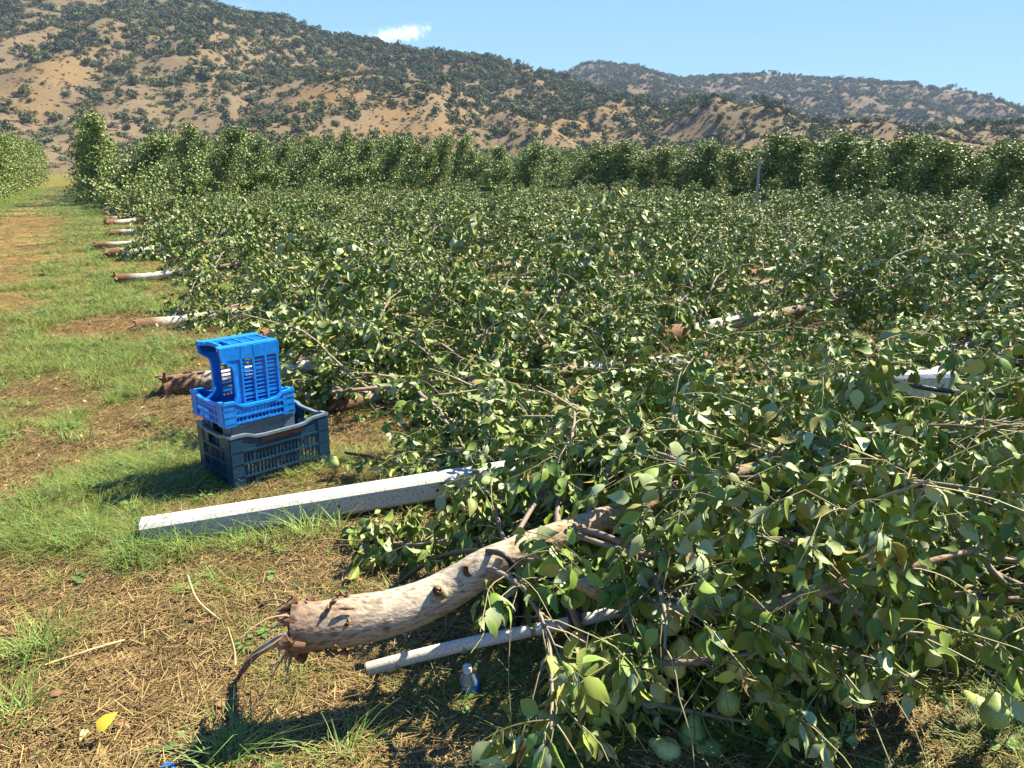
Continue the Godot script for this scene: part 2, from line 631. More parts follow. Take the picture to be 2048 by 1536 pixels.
func smooth(s: Shape) -> void:
	var n := s.n
	for t in range(0, s.i.size(), 3):
		var a := s.i[t]
		var b := s.i[t + 1]
		var c := s.i[t + 2]
		var f := (s.v[c] - s.v[a]).cross(s.v[b] - s.v[a])
		n[a] += f
		n[b] += f
		n[c] += f
	for k in n.size():
		n[k] = n[k].normalized()
	s.n = n

func tuft(r: RandomNumberGenerator, blades: int, tall: float, lean: float, wide: float) -> Shape:
	var s := Shape.new()
	for k in blades:
		var ang := r.randf() * TAU
		var out := Vector3(cos(ang), 0, sin(ang))
		var side := Vector3(-out.z, 0, out.x) * wide * r.randf_range(0.6, 1.2)
		var p := out * r.randf() * 0.025 + Vector3(r.randfn(0, 0.008), -0.01, r.randfn(0, 0.008))
		var h := tall * r.randf_range(0.5, 1.2)
		var l := lean * r.randf_range(0.3, 1.4)
		var base := s.v.size()
		for j in 4:
			var t := j / 3.0
			var q := p + Vector3.UP * h * (t - 0.3 * l * t * t) + out * h * l * t * t
			var ww := side * (1.0 - t * 0.9)
			s.v.append(q - ww)
			s.v.append(q + ww)
			var nn := (out * -0.4 + Vector3.UP + side.normalized() * r.randfn(0, 0.3)).normalized()
			s.n.append(nn)
			s.n.append(nn)
		s.paint(Color.WHITE * r.randf_range(0.75, 1.1), 8)
		for j in 3:
			var a := base + j * 2
			s.i.append_array(PackedInt32Array([a, a + 3, a + 1, a, a + 2, a + 3]))
	return s

func scatter(called: String, label: String, category: String, mesh: Mesh, places: Array) -> void:
	var mm := MultiMesh.new()
	mm.transform_format = MultiMesh.TRANSFORM_3D
	mm.use_colors = true
	mm.mesh = mesh
	mm.instance_count = places.size()
	for k in places.size():
		mm.set_instance_transform(k, places[k][0])
		mm.set_instance_color(k, places[k][1])
	var o := MultiMeshInstance3D.new()
	o.name = numbered(called)
	o.multimesh = mm
	add_child(o)
	tag(o, label, category, "", "stuff")

func make_ground_cover() -> void:
	var r := RandomNumberGenerator.new()
	r.seed = 1203
	var short_grass: Array = [[], []]
	var dry_grass: Array = []
	var straw: Array = []
	var weeds: Array = []
	# sample points get sparser with distance
	for k in 300000:
		var d := 1.35 * pow(26.0, pow(r.randf(), 0.85))
		var px := r.randf_range(-160.0, 2208.0)
		var x := (px - 1024.0) / FOCAL * (d * 0.963 + 0.43)
		var z := -d
		var u := (Vector3(x, 0, z) - ROW_START).dot(FALL_DIR)
		if u > 1.0 and r.randf() < 0.45 and d > 2.6:
			continue
		var g := green(x, z)
		var p := Vector3(x, height(x, z), z)
		var big := clampf(1.0 + (d - 6.0) * 0.05, 1.0, 2.2)
		var turn := Basis(Vector3.UP, r.randf() * TAU)
		if r.randf() < g * g * g * 1.15:
			var sc := r.randf_range(0.45, 1.15) * (0.6 + g * 0.45)
			var b := r.randf_range(0.75, 1.3)
			var col := Color(0.100, 0.172, 0.024).lerp(Color(0.24, 0.22, 0.05), r.randf() * 0.7) * b
			if r.randf() < 0.06:
				weeds.append([Transform3D(turn.scaled(Vector3.ONE * sc * big), p), Color(0.075, 0.145, 0.028) * b])
			else:
				short_grass[r.randi() % 2].append([Transform3D(turn.scaled(Vector3(big, r.randf_range(0.5, 1.1), big) * sc), p), col])
		elif r.randf() < 0.60:
			var b := r.randf_range(0.55, 1.25)
			dry_grass.append([Transform3D(turn.scaled(Vector3(big, 0.8, big) * r.randf_range(0.4, 1.0)), p), Color(0.38, 0.255, 0.085).lerp(Color(0.27, 0.22, 0.065), r.randf()) * b])
		elif d < 9.0 or r.randf() < 0.3:
			var b := r.randf_range(0.5, 1.3)
			var tilt := Basis(Vector3(r.randf() - 0.5, 0, r.randf() - 0.5).normalized(), r.randfn(0, 0.16))
			straw.append([Transform3D((tilt * turn).scaled(Vector3.ONE * r.randf_range(0.5, 1.3) * big), p + Vector3(0, 0.012 + r.randf() * 0.015, 0)), Color(0.41, 0.295, 0.120).lerp(Color(0.23, 0.155, 0.068), r.randf()) * b])
	for k in 16000:
		var d := r.randf_range(30.0, 75.0)
		var u := r.randf_range(-5.0, 0.8)
		var p: Vector3 = ROW_START + ROW_DIR * d + FALL_DIR * u
		var g := green(p.x, p.z)
		p.y = height(p.x, p.z)
		var tone := Color(0.100, 0.172, 0.024).lerp(Color(0.30, 0.23, 0.07), clampf(r.randf() + 0.5 - g, 0.0, 1.0))
		short_grass[0].append([Transform3D(Basis(Vector3.UP, r.randf() * TAU).scaled(Vector3(3.0, 0.9, 3.0) * r.randf_range(0.7, 1.3)), p), tone * r.randf_range(0.75, 1.2)])
	for e in [[470, 1490], [440, 1530], [690, 1500], [265, 1110], [300, 1090], [330, 1120], [285, 1135], [240, 1120], [350, 1085], [60, 1010], [40, 1040], [130, 990], [20, 1400], [30, 1430], [90, 1300], [60, 1320], [600, 1075], [540, 1085], [460, 1090], [420, 1075], [1510, 1500], [1560, 1490], [1470, 1510], [1080, 1500], [1600, 1480], [380, 1095], [200, 1060], [660, 1060], [160, 880], [180, 760], [330, 860], [110, 860]]:
		for j in 9:
			var p: Vector3 = spot(e[0] + r.randfn(0, 16), e[1] + r.randfn(0, 10))
			p.y = height(p.x, p.z)
			short_grass[1].append([Transform3D(Basis(Vector3.UP, r.randf() * TAU).scaled(Vector3(0.9, 1.15, 0.9) * r.randf_range(0.8, 1.5)), p), Color(0.125, 0.21, 0.032) * r.randf_range(0.7, 1.25)])
	scatter("short_grass", "short green grass growing in patches over the orchard floor", "grass", tuft(r, 13, 0.10, 0.75, 0.0021).mesh(M.grass), short_grass[0])
	scatter("leaning_grass", "leaning yellow-green grass blades in patches over the orchard floor", "grass", tuft(r, 10, 0.15, 1.1, 0.0023).mesh(M.grass), short_grass[1])
	scatter("dry_grass", "short dry straw-coloured grass stubble on the orchard floor", "grass", tuft(r, 11, 0.065, 1.4, 0.0014).mesh(M.straw), dry_grass)
	var st := Shape.new()
	for k in 9:
		var a := r.randf() * TAU
		var p := Vector3(r.randfn(0, 0.04), r.randf() * 0.006, r.randfn(0, 0.04))
		var d := Vector3(cos(a), r.randfn(0, 0.08), sin(a)) * r.randf_range(0.02, 0.10)
		st.beam(p - d * 0.5, p + d * 0.5, Vector3(-sin(a), 0, cos(a)) * 0.0009, Vector3(0, 0.0007, 0), Color.WHITE * r.randf_range(0.45, 1.1))
	scatter("straw_litter", "loose pale cut straw lying over the orchard floor", "straw", st.mesh(M.straw), straw)
	var wd := Shape.new()
	for k in 9:
		var a := r.randf() * TAU
		var d := Vector3(cos(a), r.randf_range(0.0, 0.7), sin(a)).normalized()
		var nn := (Vector3.UP - d * d.y).normalized()
		var z := r.randf_range(0.022, 0.045)
		wd.put(leaf_kinds[r.randi() % 2], Transform3D(Basis(d * z, nn * z, d.cross(nn) * z), Vector3(cos(a), 0, sin(a)) * r.randf() * 0.035 + Vector3(0, r.randf_range(0.008, 0.05), 0)), Color.WHITE * r.randf_range(0.8, 1.1), Color.WHITE)
	var fl := Shape.new()
	fl.put(leaf_kinds[1], Transform3D.IDENTITY, Color.WHITE, Color(0.7, 0.6, 0.4))
	var litter: Array = []
	for k in 1500:
		var d := 1.5 + 5.0 * pow(r.randf(), 1.3)
		var x := (r.randf_range(-100.0, 2100.0) - 1024.0) / FOCAL * (d * 0.963 + 0.43)
		var sz := r.randf_range(0.03, 0.06)
		var kind := r.randf()
		var col := Color(0.17, 0.095, 0.045) if kind < 0.5 else Color(0.10, 0.15, 0.04) if kind < 0.8 else Color(0.36, 0.28, 0.10)
		litter.append([Transform3D(Basis.from_euler(Vector3(r.randfn(0, 0.35), r.randf() * TAU, r.randfn(0, 0.35))).scaled(Vector3.ONE * sz), Vector3(x, height(x, -d) + 0.03, -d)), col * r.randf_range(0.6, 1.2)])
	scatter("fallen_leaves", "dead brown and green leaves strewn over the straw", "leaves", fl.mesh(M.leaf), litter)
	scatter("low_weeds", "low broad-leaved green weeds between the grass", "weeds", wd.mesh(M.grass), weeds)


# ---------------------------------------------------------------- hills

var ridge_near: Array = [[-500, 20], [-250, -60], [0, -70], [220, -45], [400, 0], [480, 28], [560, 33], [640, 66], [740, 82], [830, 101], [960, 116], [1100, 146], [1250, 196], [1450, 238], [1700, 276], [2000, 300], [2500, 322]]
var ridge_far: Array = [[600, 190], [900, 170], [1060, 160], [1130, 143], [1180, 123], [1260, 131], [1350, 156], [1480, 151], [1540, 147], [1620, 157], [1720, 160], [1850, 186], [1950, 205], [2048, 226], [2300, 268], [2700, 310]]
var bare_spots: Array = [[690, 140, 90, 22], [640, 190, 120, 30], [770, 240, 70, 45], [1110, 245, 85, 20], [1230, 215, 60, 14], [110, 140, 90, 60], [60, 200, 70, 45], [1390, 262, 40, 16], [1890, 248, 60, 14], [1560, 270, 60, 10], [860, 260, 60, 30]]

func ridge_line(ridge: Array, depth: float) -> Array:
	var out: Array = []
	for k in ridge:
		out.append(spot_at(k[0], k[1], depth))
	return out

func hill_height(line: Array, x: float, d: float, foot: float, crest: float, wild: float) -> float:
	var h: float = line[0].y if x < line[0].x else line[-1].y
	for k in line.size() - 1:
		if x >= line[k].x and x <= line[k + 1].x:
			var t: float = (x - line[k].x) / (line[k + 1].x - line[k].x)
			h = lerpf(line[k].y, line[k + 1].y, t)
			break
	var t := (d - foot) / (crest - foot)
	if t <= 0.0:
		return -1.0
	var body := pow(minf(t, 1.0), 1.1) if t < 1.0 else 1.0 - (t - 1.0) * 0.9
	var mid := clampf(4.0 * t * (1.0 - t), 0.0, 1.0)
	var spur := hill_noise.get_noise_2d(x * 1.0, d * 0.45)
	return h * body + wild * mid * (spur - 0.3 * absf(hill_noise.get_noise_2d(x * 2.7, d * 1.6)) + 0.1 * hill_noise.get_noise_2d(x * 7.0, d * 7.0) + 0.5 * absf(hill_noise.get_noise_2d(x * 1.8 + 99.0, d * 0.5)) - 0.12)

func near_hill(x: float, d: float) -> float:
	return hill_height(line_near, x, d, 215.0, 620.0, 30.0)

func far_hill(x: float, d: float) -> float:
	return hill_height(line_far, x, d, 520.0, 1250.0, 26.0)

var line_near: Array = []
var line_far: Array = []

func hill_mesh(far: bool, x0: float, x1: float, nx: int, d0: float, d1: float, nd: int, tone: Color, label: String) -> void:
	var s := Shape.new()
	for j in nd + 1:
		for k in nx + 1:
			var x := lerpf(x0, x1, float(k) / nx)
			var d := lerpf(d0, d1, float(j) / nd)
			var p := Vector3(x, far_hill(x, d) if far else near_hill(x, d), -d)
			var dry := hill_noise.get_noise_2d(x * 4.0 + 300.0, d * 4.0) * 1.3 + 0.5
			var col := tone.lerp(Color(0.155, 0.126, 0.072), clampf(dry, 0.0, 1.0) * 0.55)
			if in_bare(pixel(p)) > 0.3:
				col = col.lerp(Color(0.178, 0.124, 0.060), 0.6)
			s.v.append(p)
			s.n.append(Vector3.ZERO)
			s.c.append(col)
	var w := nx + 1
	for j in nd:
		for k in nx:
			var a := j * w + k
			s.i.append_array(PackedInt32Array([a, a + w + 1, a + 1, a, a + w, a + w + 1]))
	smooth(s)
	tag(part("hill", s.mesh(M.hill), self), label, "hill", "", "structure")

func in_bare(q: Vector2) -> float:
	var best := 0.0
	for b in bare_spots:
		var e := Vector2((q.x - b[0]) / b[2], (q.y - b[1]) / b[3]).length()
		best = maxf(best, 1.0 - e * (1.0 + 0.5 * patch_noise.get_noise_2d(q.x * 0.05, q.y * 0.08)))
	return best

func make_shrub(r: RandomNumberGenerator) -> Shape:
	var s := Shape.new()
	var lobes: Array = []
	for k in 6:
		lobes.append([Vector3(r.randfn(0, 0.28), r.randf_range(0.2, 0.62), r.randfn(0, 0.28)), r.randf_range(0.22, 0.36)])
	for k in 260:
		var l = lobes[r.randi() % 6]
		var d := Vector3(r.randfn(0, 1), r.randfn(0.15, 1), r.randfn(0, 1)).normalized()
		var p: Vector3 = l[0] + d * l[1] * pow(r.randf(), 0.25)
		p.y = maxf(p.y, 0.02)
		var nn := (d + Vector3(r.randfn(0, 0.5), r.randfn(0, 0.5), r.randfn(0, 0.5))).normalized()
		var a := nn.cross(Vector3(r.randf(), r.randf(), r.randf())).normalized() * r.randf_range(0.05, 0.10)
		var b := nn.cross(a)
		s.quad(p - a, p + b * 0.8, p + a, p - b * 0.8, Color.WHITE * r.randf_range(0.6, 1.25))
	return s

func make_hills() -> void:
	line_near = ridge_line(ridge_near, 620.0)
	line_far = ridge_line(ridge_far, 1250.0)
	hill_mesh(false, -950.0, 900.0, 230, 205.0, 800.0, 90, Color(0.136, 0.115, 0.078), "dry tan hill dotted with dark shrubs behind the orchard")
	hill_mesh(true, -600.0, 1500.0, 200, 500.0, 1500.0, 80, Color(0.130, 0.106, 0.078), "farther rounded blue-green wooded hill behind the dry hill")
	var r := RandomNumberGenerator.new()
	r.seed = 4411
	var shapes: Array = []
	for k in 4:
		shapes.append(make_shrub(r).mesh(M.scrub))
	var found: Array = []
	var cells := {}
	for k in 64000:
		var far := r.randf() < 0.48
		var d := r.randf_range(225.0, 640.0) if not far else r.randf_range(560.0, 1290.0)
		var px := r.randf_range(-180.0, 2230.0)
		var x := (px - 1024.0) / FOCAL * d
		var h := far_hill(x, d) if far else near_hill(x, d)
		if far and d < 640.0 and near_hill(x, d) > h:
			continue
		var t := (d - 225.0) / 400.0 if not far else 0.85
		var p := Vector3(x, h, -d)
		var q := pixel(p)
		if q.y > 330.0 or q.y < -40.0:
			continue
		# area of ground that one sample stands for grows with distance
		if r.randf() > (d / 640.0 if not far else d / 1290.0):
			continue
		var dens := 0.27 + 0.32 * t + 0.28 * (1.0 - smoothstep(0.0, 0.16, absf(hill_noise.get_noise_2d(x * 1.8 + 99.0, d * 0.5)))) + hill_noise.get_noise_2d(x * 3.0, d * 2.2) * 0.65
		dens += 0.35 * exp(-pow((q.x - 470.0) / 130.0, 2.0)) * smoothstep(0.35, 0.7, t)
		dens -= 0.4 * smoothstep(0.0, 0.3, in_bare(q)) * 0.9
		if r.randf() > clampf(dens, 0.02, 0.95):
			continue
		var cell := Vector2i(int(x / 5.5), int(d / 6.5))
		if not far and cells.get(cell, 0) >= (1 if t < 0.4 else 2):
			continue
		cells[cell] = cells.get(cell, 0) + 1
		var sz := r.randf_range(2.4, 6.4) * (1.3 if far else 1.0) * (0.8 + 0.4 * t)
		var b := r.randf_range(0.6, 1.35)
		var col := Color(0.070, 0.096, 0.036).lerp(Color(0.115, 0.130, 0.055), r.randf()) * b
		found.append([sz / d, Transform3D(Basis(Vector3.UP, r.randf() * TAU).scaled(Vector3(sz, sz * r.randf_range(0.75, 1.1), sz)), p - Vector3(0, 0.15 * sz, 0)), col, r.randi() % 4, q])
	found.sort_custom(func(a, b): return a[0] > b[0])
	var tussocks: Array = []
	for k in 16000:
		var d := r.randf_range(225.0, 610.0)
		var x := (r.randf_range(-180.0, 2230.0) - 1024.0) / FOCAL * d
		var sz := r.randf_range(0.6, 1.9) * (0.6 + d / 700.0)
		var col := Color(0.115, 0.110, 0.058).lerp(Color(0.17, 0.13, 0.075), r.randf()) * r.randf_range(0.6, 1.15)
		tussocks.append([Transform3D(Basis(Vector3.UP, r.randf() * TAU).scaled(Vector3(sz, sz * 0.6, sz)), Vector3(x, near_hill(x, d) - 0.1 * sz, -d)), col])
	scatter("dry_tussocks", "small dry brown tussocks speckling the tan hillside", "tussocks", shapes[0], tussocks)
	var shades: Array = []
	for k in 5:
		var m := matte(0.8, 0.2)
		m.albedo_color = lin(0.066 + 0.011 * k, 0.088 + 0.010 * k, 0.034 + 0.005 * k)
		shades.append(m)
	var rest: Array = [[], [], [], []]
	var singles := 0
	for f in found:
		var in_view: bool = f[4].x > 0 and f[4].x < 2048 and f[4].y > 0 and f[4].y < 300
		if singles < 290 and in_view:
			singles += 1
			var o := part("hillside_shrub", shapes[f[3]], self, f[1])
			o.material_override = shades[r.randi() % 5]
			tag(o, "dark green rounded shrub growing on the dry tan hillside", "shrub", "shrubs dotted over the dry hillside")
		else:
			rest[f[3]].append([f[1], f[2]])
	for k in 4:
		scatter("hillside_scrub", "dark green scrub covering the hillsides", "scrub", shapes[k], rest[k])


# ---------------------------------------------------------------- things

# a harvest crate standing on its floor with the opening up; l along x, w along z
func make_crate(o: Node3D, l: float, w: float, h: float, col: Color, rows: int, dip: float, edge: Color) -> void:
	var th := 0.006
	var fl := Shape.new()
	fl.beam(Vector3(-l / 2 + 0.004, 0.006, 0), Vector3(l / 2 - 0.004, 0.006, 0), Vector3(0, 0, w / 2 - 0.004), Vector3(0, 0.003, 0), col)
	for k in 9:
		var x := lerpf(-l / 2 + 0.02, l / 2 - 0.02, k / 8.0)
		fl.beam(Vector3(x, 0.001, -w / 2 + 0.01), Vector3(x, 0.001, w / 2 - 0.01), Vector3(0.003, 0, 0), Vector3(0, 0.003, 0), col)
	part("floor_panel", fl.mesh(M.plastic), o)
	for side in 4:
		var long := side < 2
		var half := l / 2 if long else w / 2
		var sgn := 1.0 if side % 2 == 0 else -1.0
		var out := Vector3(0, 0, sgn) if long else Vector3(sgn, 0, 0)
		var along := Vector3(1, 0, 0) if long else Vector3(0, 0, 1)
		var base := out * ((w if long else l) / 2 - th)
		var d := dip if long else dip * 0.6
		# rim line, lower in the middle
		var rim_pts: Array = []
		for k in 13:
			var a := k / 12.0 * 2.0 - 1.0
			var drop := d * (1.0 - smoothstep(0.42, 0.72, absf(a)))
			rim_pts.append(base + along * half * a + Vector3.UP * (h - drop))
		var rim := Shape.new()
		for k in 12:
			rim.beam(rim_pts[k], rim_pts[k + 1], out * 0.010, Vector3(0, 0.007, 0), edge)
		part("rim", rim.mesh(M.plastic), o)
		# rails
		for k in rows + 1:
			var y := 0.012 + (h * 0.74 - d * 0.3 - 0.012) * k / rows
			var rail := Shape.new()
			rail.beam(base + along * -half + Vector3.UP * y, base + along * half + Vector3.UP * y, out * 0.007, Vector3(0, 0.0055, 0), col)
			part("rail", rail.mesh(M.plastic), o)
		# band between the top rail and the rim, with the hand hole on the short ends
		var y0 := 0.012 + (h * 0.74 - d * 0.3 - 0.012)
		var band := Shape.new()
		for k in 12:
			var a := (k + 0.5) / 12.0 * 2.0 - 1.0
			if not long and absf(a) < 0.30:
				continue
			var p0: Vector3 = rim_pts[k]
			var p1: Vector3 = rim_pts[k + 1]
			if p0.y < y0 + 0.012 and p1.y < y0 + 0.012:
				continue
			var q0 := Vector3(p0.x, y0, p0.z)
			var q1 := Vector3(p1.x, y0, p1.z)
			var ev := out * 0.003
			band.quad(q0 + ev, p0 + ev, p1 + ev, q1 + ev, col)
			band.quad(q1 - ev, p1 - ev, p0 - ev, q0 - ev, col)
		if band.v.size():
			part("band", band.mesh(M.plastic), o)
		# upright slats
		var slats := Shape.new()
		var count := int(half * 2.0 / 0.021)
		for k in range(1, count):
			var a := -half + 2.0 * half * k / count
			var wide := 0.0055 if k % 6 else 0.012
			slats.beam(base + along * a + Vector3.UP * 0.01, base + along * a + Vector3.UP * y0, along * wide * 0.62, out * 0.003, col)
		part("slat_grid", slats.mesh(M.plastic), o).set_meta("kind", "stuff")
	for sx in [-1.0, 1.0]:
		for sz in [-1.0, 1.0]:
			var post := Shape.new()
			post.beam(Vector3(sx * (l / 2 - 0.035), 0, sz * (w / 2 - 0.004)), Vector3(sx * (l / 2 - 0.035), h - 0.004, sz * (w / 2 - 0.004)), Vector3(0.032, 0, 0), Vector3(0, 0, 0.005), col)
			post.beam(Vector3(sx * (l / 2 - 0.003), 0, sz * (w / 2 - 0.035)), Vector3(sx * (l / 2 - 0.003), h - 0.004, sz * (w / 2 - 0.035)), Vector3(0.005, 0, 0), Vector3(0, 0, 0.030), col)
			part("corner_post", post.mesh(M.plastic), o)

func make_crates() -> void:
	var u := Vector3(0.70, 0, -0.714).normalized()
	var w := Vector3(u.z, 0, -u.x)         # to the back left
	var f := Vector3(-1.44, 0, -3.69)
	var gy := height(-1.35, -4.0) + 0.012
	var turn := Basis(u, Vector3.UP, u.cross(Vector3.UP))
	var navy := Color(0.006, 0.042, 0.085)
	var blue := Color(0.004, 0.190, 0.640)
	var a := thing("harvest_crate", "large navy slatted harvest crate standing in the grass with crates stacked in it", "crate")
	a.transform = Transform3D(turn, f + u * 0.29 + w * 0.19 + Vector3(0, gy, 0))
	make_crate(a, 0.58, 0.38, 0.31, navy, 3, 0.025, Color(0.13, 0.18, 0.22))
	var red := Shape.new()
	red.beam(Vector3(-0.12, 0.262, 0.1935), Vector3(0.14, 0.262, 0.1935), Vector3(0, 0.011, 0), Vector3(0, 0, 0.001), Color(0.024, 0.015, 0.018))
	part("faded_print", red.mesh(M.plastic), a)
	var b := thing("harvest_crate", "dull grey-blue crate nested inside the large navy crate", "crate")
	b.transform = Transform3D(turn, f + u * 0.205 + w * 0.185 + Vector3(0, gy + 0.012, 0))
	make_crate(b, 0.36, 0.33, 0.345, Color(0.075, 0.12, 0.17), 2, 0.0, Color(0.10, 0.15, 0.19))
	var c := thing("harvest_crate", "shallow bright blue crate standing upright on the grey-blue crate", "crate")
	c.transform = Transform3D(turn, f + u * 0.185 + w * 0.19 + Vector3(0, gy + 0.366, 0))
	make_crate(c, 0.40, 0.37, 0.125, blue, 2, 0.03, blue * 1.2)
	var d := thing("harvest_crate", "bright blue deep crate lying on its side inside the shallow blue crate", "crate")
	# its opening faces left, its long axis stands upright
	var tip := Basis(Vector3.UP, -w, -u)
	tip = Basis(Vector3.UP, -u, Vector3.UP.cross(-u))
	d.transform = Transform3D(tip, f + u * 0.335 + w * 0.17 + Vector3(0, gy + 0.366 + 0.014 + 0.195, 0))
	make_crate(d, 0.385, 0.27, 0.315, blue, 3, 0.065, blue * 1.2)

func pear_mesh(col: Color, seed_: int) -> ArrayMesh:
	var s := Shape.new()
	var prof := [[0.0, 0.004], [0.004, 0.016], [0.012, 0.027], [0.028, 0.034], [0.044, 0.0335], [0.058, 0.027], [0.070, 0.019], [0.080, 0.0145], [0.087, 0.009], [0.089, 0.002]]
	var sides := 14
	for k in prof:
		for j in sides:
			var ang := TAU * j / sides
			var wob := 1.0 + 0.05 * sin(ang * 2.0 + seed_) + 0.03 * sin(ang * 3.0 + k[0] * 60.0)
			s.v.append(Vector3(cos(ang) * k[1] * wob, k[0], sin(ang) * k[1] * wob))
			s.n.append(Vector3.ZERO)
			s.c.append(col)
	for k in prof.size() - 1:
		for j in sides:
			var a := k * sides + j
			var b := k * sides + (j + 1) % sides
			s.i.append_array(PackedInt32Array([a, b + sides, a + sides, a, b, b + sides]))
	smooth(s)
	return s.mesh(M.pear)

func stem_mesh() -> ArrayMesh:
	var s := Shape.new()
	s.tube(PackedVector3Array([Vector3(0, 0.086, 0), Vector3(0.002, 0.100, 0), Vector3(0.006, 0.118, 0.002)]), PackedFloat32Array([0.0022, 0.0018, 0.0026]), 5, spread_colors([Color(0.16, 0.13, 0.06), Color(0.12, 0.09, 0.05)], 3))
	return s.mesh(M.twig)

func make_pears(tree: Node3D) -> void:
	var meshes := [pear_mesh(Color(0.36, 0.42, 0.14), 1), pear_mesh(Color(0.26, 0.34, 0.10), 2), pear_mesh(Color(0.48, 0.50, 0.19), 3)]
	var stem := stem_mesh()
	var r := RandomNumberGenerator.new()
	r.seed = 90
	# still on the tree: pixel, height above ground, size
	var hang := [[1270, 1370, 0.16, 1.15], [1365, 1300, 0.24, 1.1], [1392, 1302, 0.23, 1.0], [1340, 1235, 0.33, 1.2], [1195, 1420, 0.1, 1.0], [1722, 1385, 0.16, 1.0], [1860, 1300, 0.26, 1.1], [1800, 1290, 0.28, 1.0], [1990, 1420, 0.14, 1.1], [816, 1100, 0.07, 0.75], [1300, 1270, 0.3, 0.9], [1150, 1290, 0.16, 1.0], [1480, 1330, 0.24, 0.95], [1935, 1210, 0.4, 0.9], [1590, 1420, 0.12, 0.9], [668, 925, 0.08, 0.8], [1345, 1330, 0.2, 1.0], [1410, 1290, 0.26, 0.9], [1235, 1400, 0.13, 1.0], [1650, 1350, 0.2, 0.95], [1690, 1380, 0.16, 1.0], [1560, 1380, 0.16, 0.9], [1120, 1400, 0.1, 0.9], [1455, 1400, 0.14, 1.0]]
	for k in hang:
		var p: Vector3 = spot(k[0], k[1], k[2])
		var b := Basis.from_euler(Vector3(r.randfn(0, 0.25), r.randf() * TAU, r.randfn(0, 0.25))).scaled(Vector3.ONE * k[3])
		var o := part("pear", meshes[r.randi() % 3], tree, Transform3D(b, p - tree.position - b * Vector3(0, 0.045, 0)))
		part("stem", stem, o)
	var fallen := [[985, 1508, 2, "pale yellow-green pear on the straw beside a grass blade", 1.25, 1.3], [1335, 1492, 2, "pale pear lying on its side among the grass below the branches", 1.1, 1.5], [1385, 1466, 1, "round dark green pear lying blossom end up under the leaves", 1.25, 0.1], [1422, 1488, 1, "small dark green pear touching the larger dark green pear", 0.95, 1.2], [1108, 1432, 1, "dull green pear lying in the shade at the crown's edge", 1.1, 0.9], [1790, 1340, 1, "green pear on the bare soil in the shade of the crown", 1.0, 1.4], [1955, 1400, 0, "green pear in deep shade near the bare soil", 1.0, 1.2]]
	for k in fallen:
		var p: Vector3 = spot(k[0], k[1], 0.03)
		p.y = height(p.x, p.z) + 0.036 * k[4]
		var b := Basis.from_euler(Vector3(k[5], r.randf() * TAU, 0.3)).scaled(Vector3.ONE * k[4])
		var o := part("pear", meshes[k[2]], self, Transform3D(b, p - b * Vector3(0, 0.036, 0)))
		tag(o, k[3], "pear", "pears fallen on the ground")
		part("stem", stem, o)

var front_base := Vector3.ZERO
var capped := false

func front_cap(x: float) -> float:
	return 0.50 + 0.28 * maxf(0.0, x + front_base.x + 0.25)

# leaves of the front tree stay off the bare trunk, the stake and the open ground
func front_keep(q: Vector3) -> bool:
	var e := pixel(q + front_base)
	if q.y > front_cap(q.x) + 0.06: return false
	if e.x < 960.0 and e.y > 1175.0 - (e.x - 640.0) * 0.23: return false
	if e.x < 690.0 or (e.x < 860.0 and e.y < 1000.0): return false
	if e.y > 1505.0 or (e.x > 1690.0 and e.y > 1400.0): return false
	if e.x < 1090.0 and e.y > 1250.0 and e.y < 1420.0: return false
	if e.x < 1270.0 and absf(e.y - (1336.0 - (e.x - 730.0) * 0.226)) < 42.0: return false
	for k in [[1165, 1052, 26], [1360, 975, 20], [1660, 1178, 30]]:
		if e.distance_to(Vector2(k[0], k[1])) < k[2] and q.z + front_base.z > -2.6: return false
	for k in [[1270, 1370, 0.16], [1365, 1300, 0.24], [1392, 1302, 0.23], [1340, 1235, 0.33], [1195, 1420, 0.1], [1722, 1385, 0.16], [1860, 1300, 0.26], [1650, 1350, 0.2], [1990, 1420, 0.14], [1385, 1466, 0.03], [1335, 1492, 0.03], [1108, 1432, 0.03], [1455, 1400, 0.14]]:
		var c := spot(k[0], k[1], k[2])
		var w := q + front_base - c
		if Vector2(w.x, w.y - 0.03).length() < 0.09 and w.z > -0.06 and w.z < 0.45: return false
	return true

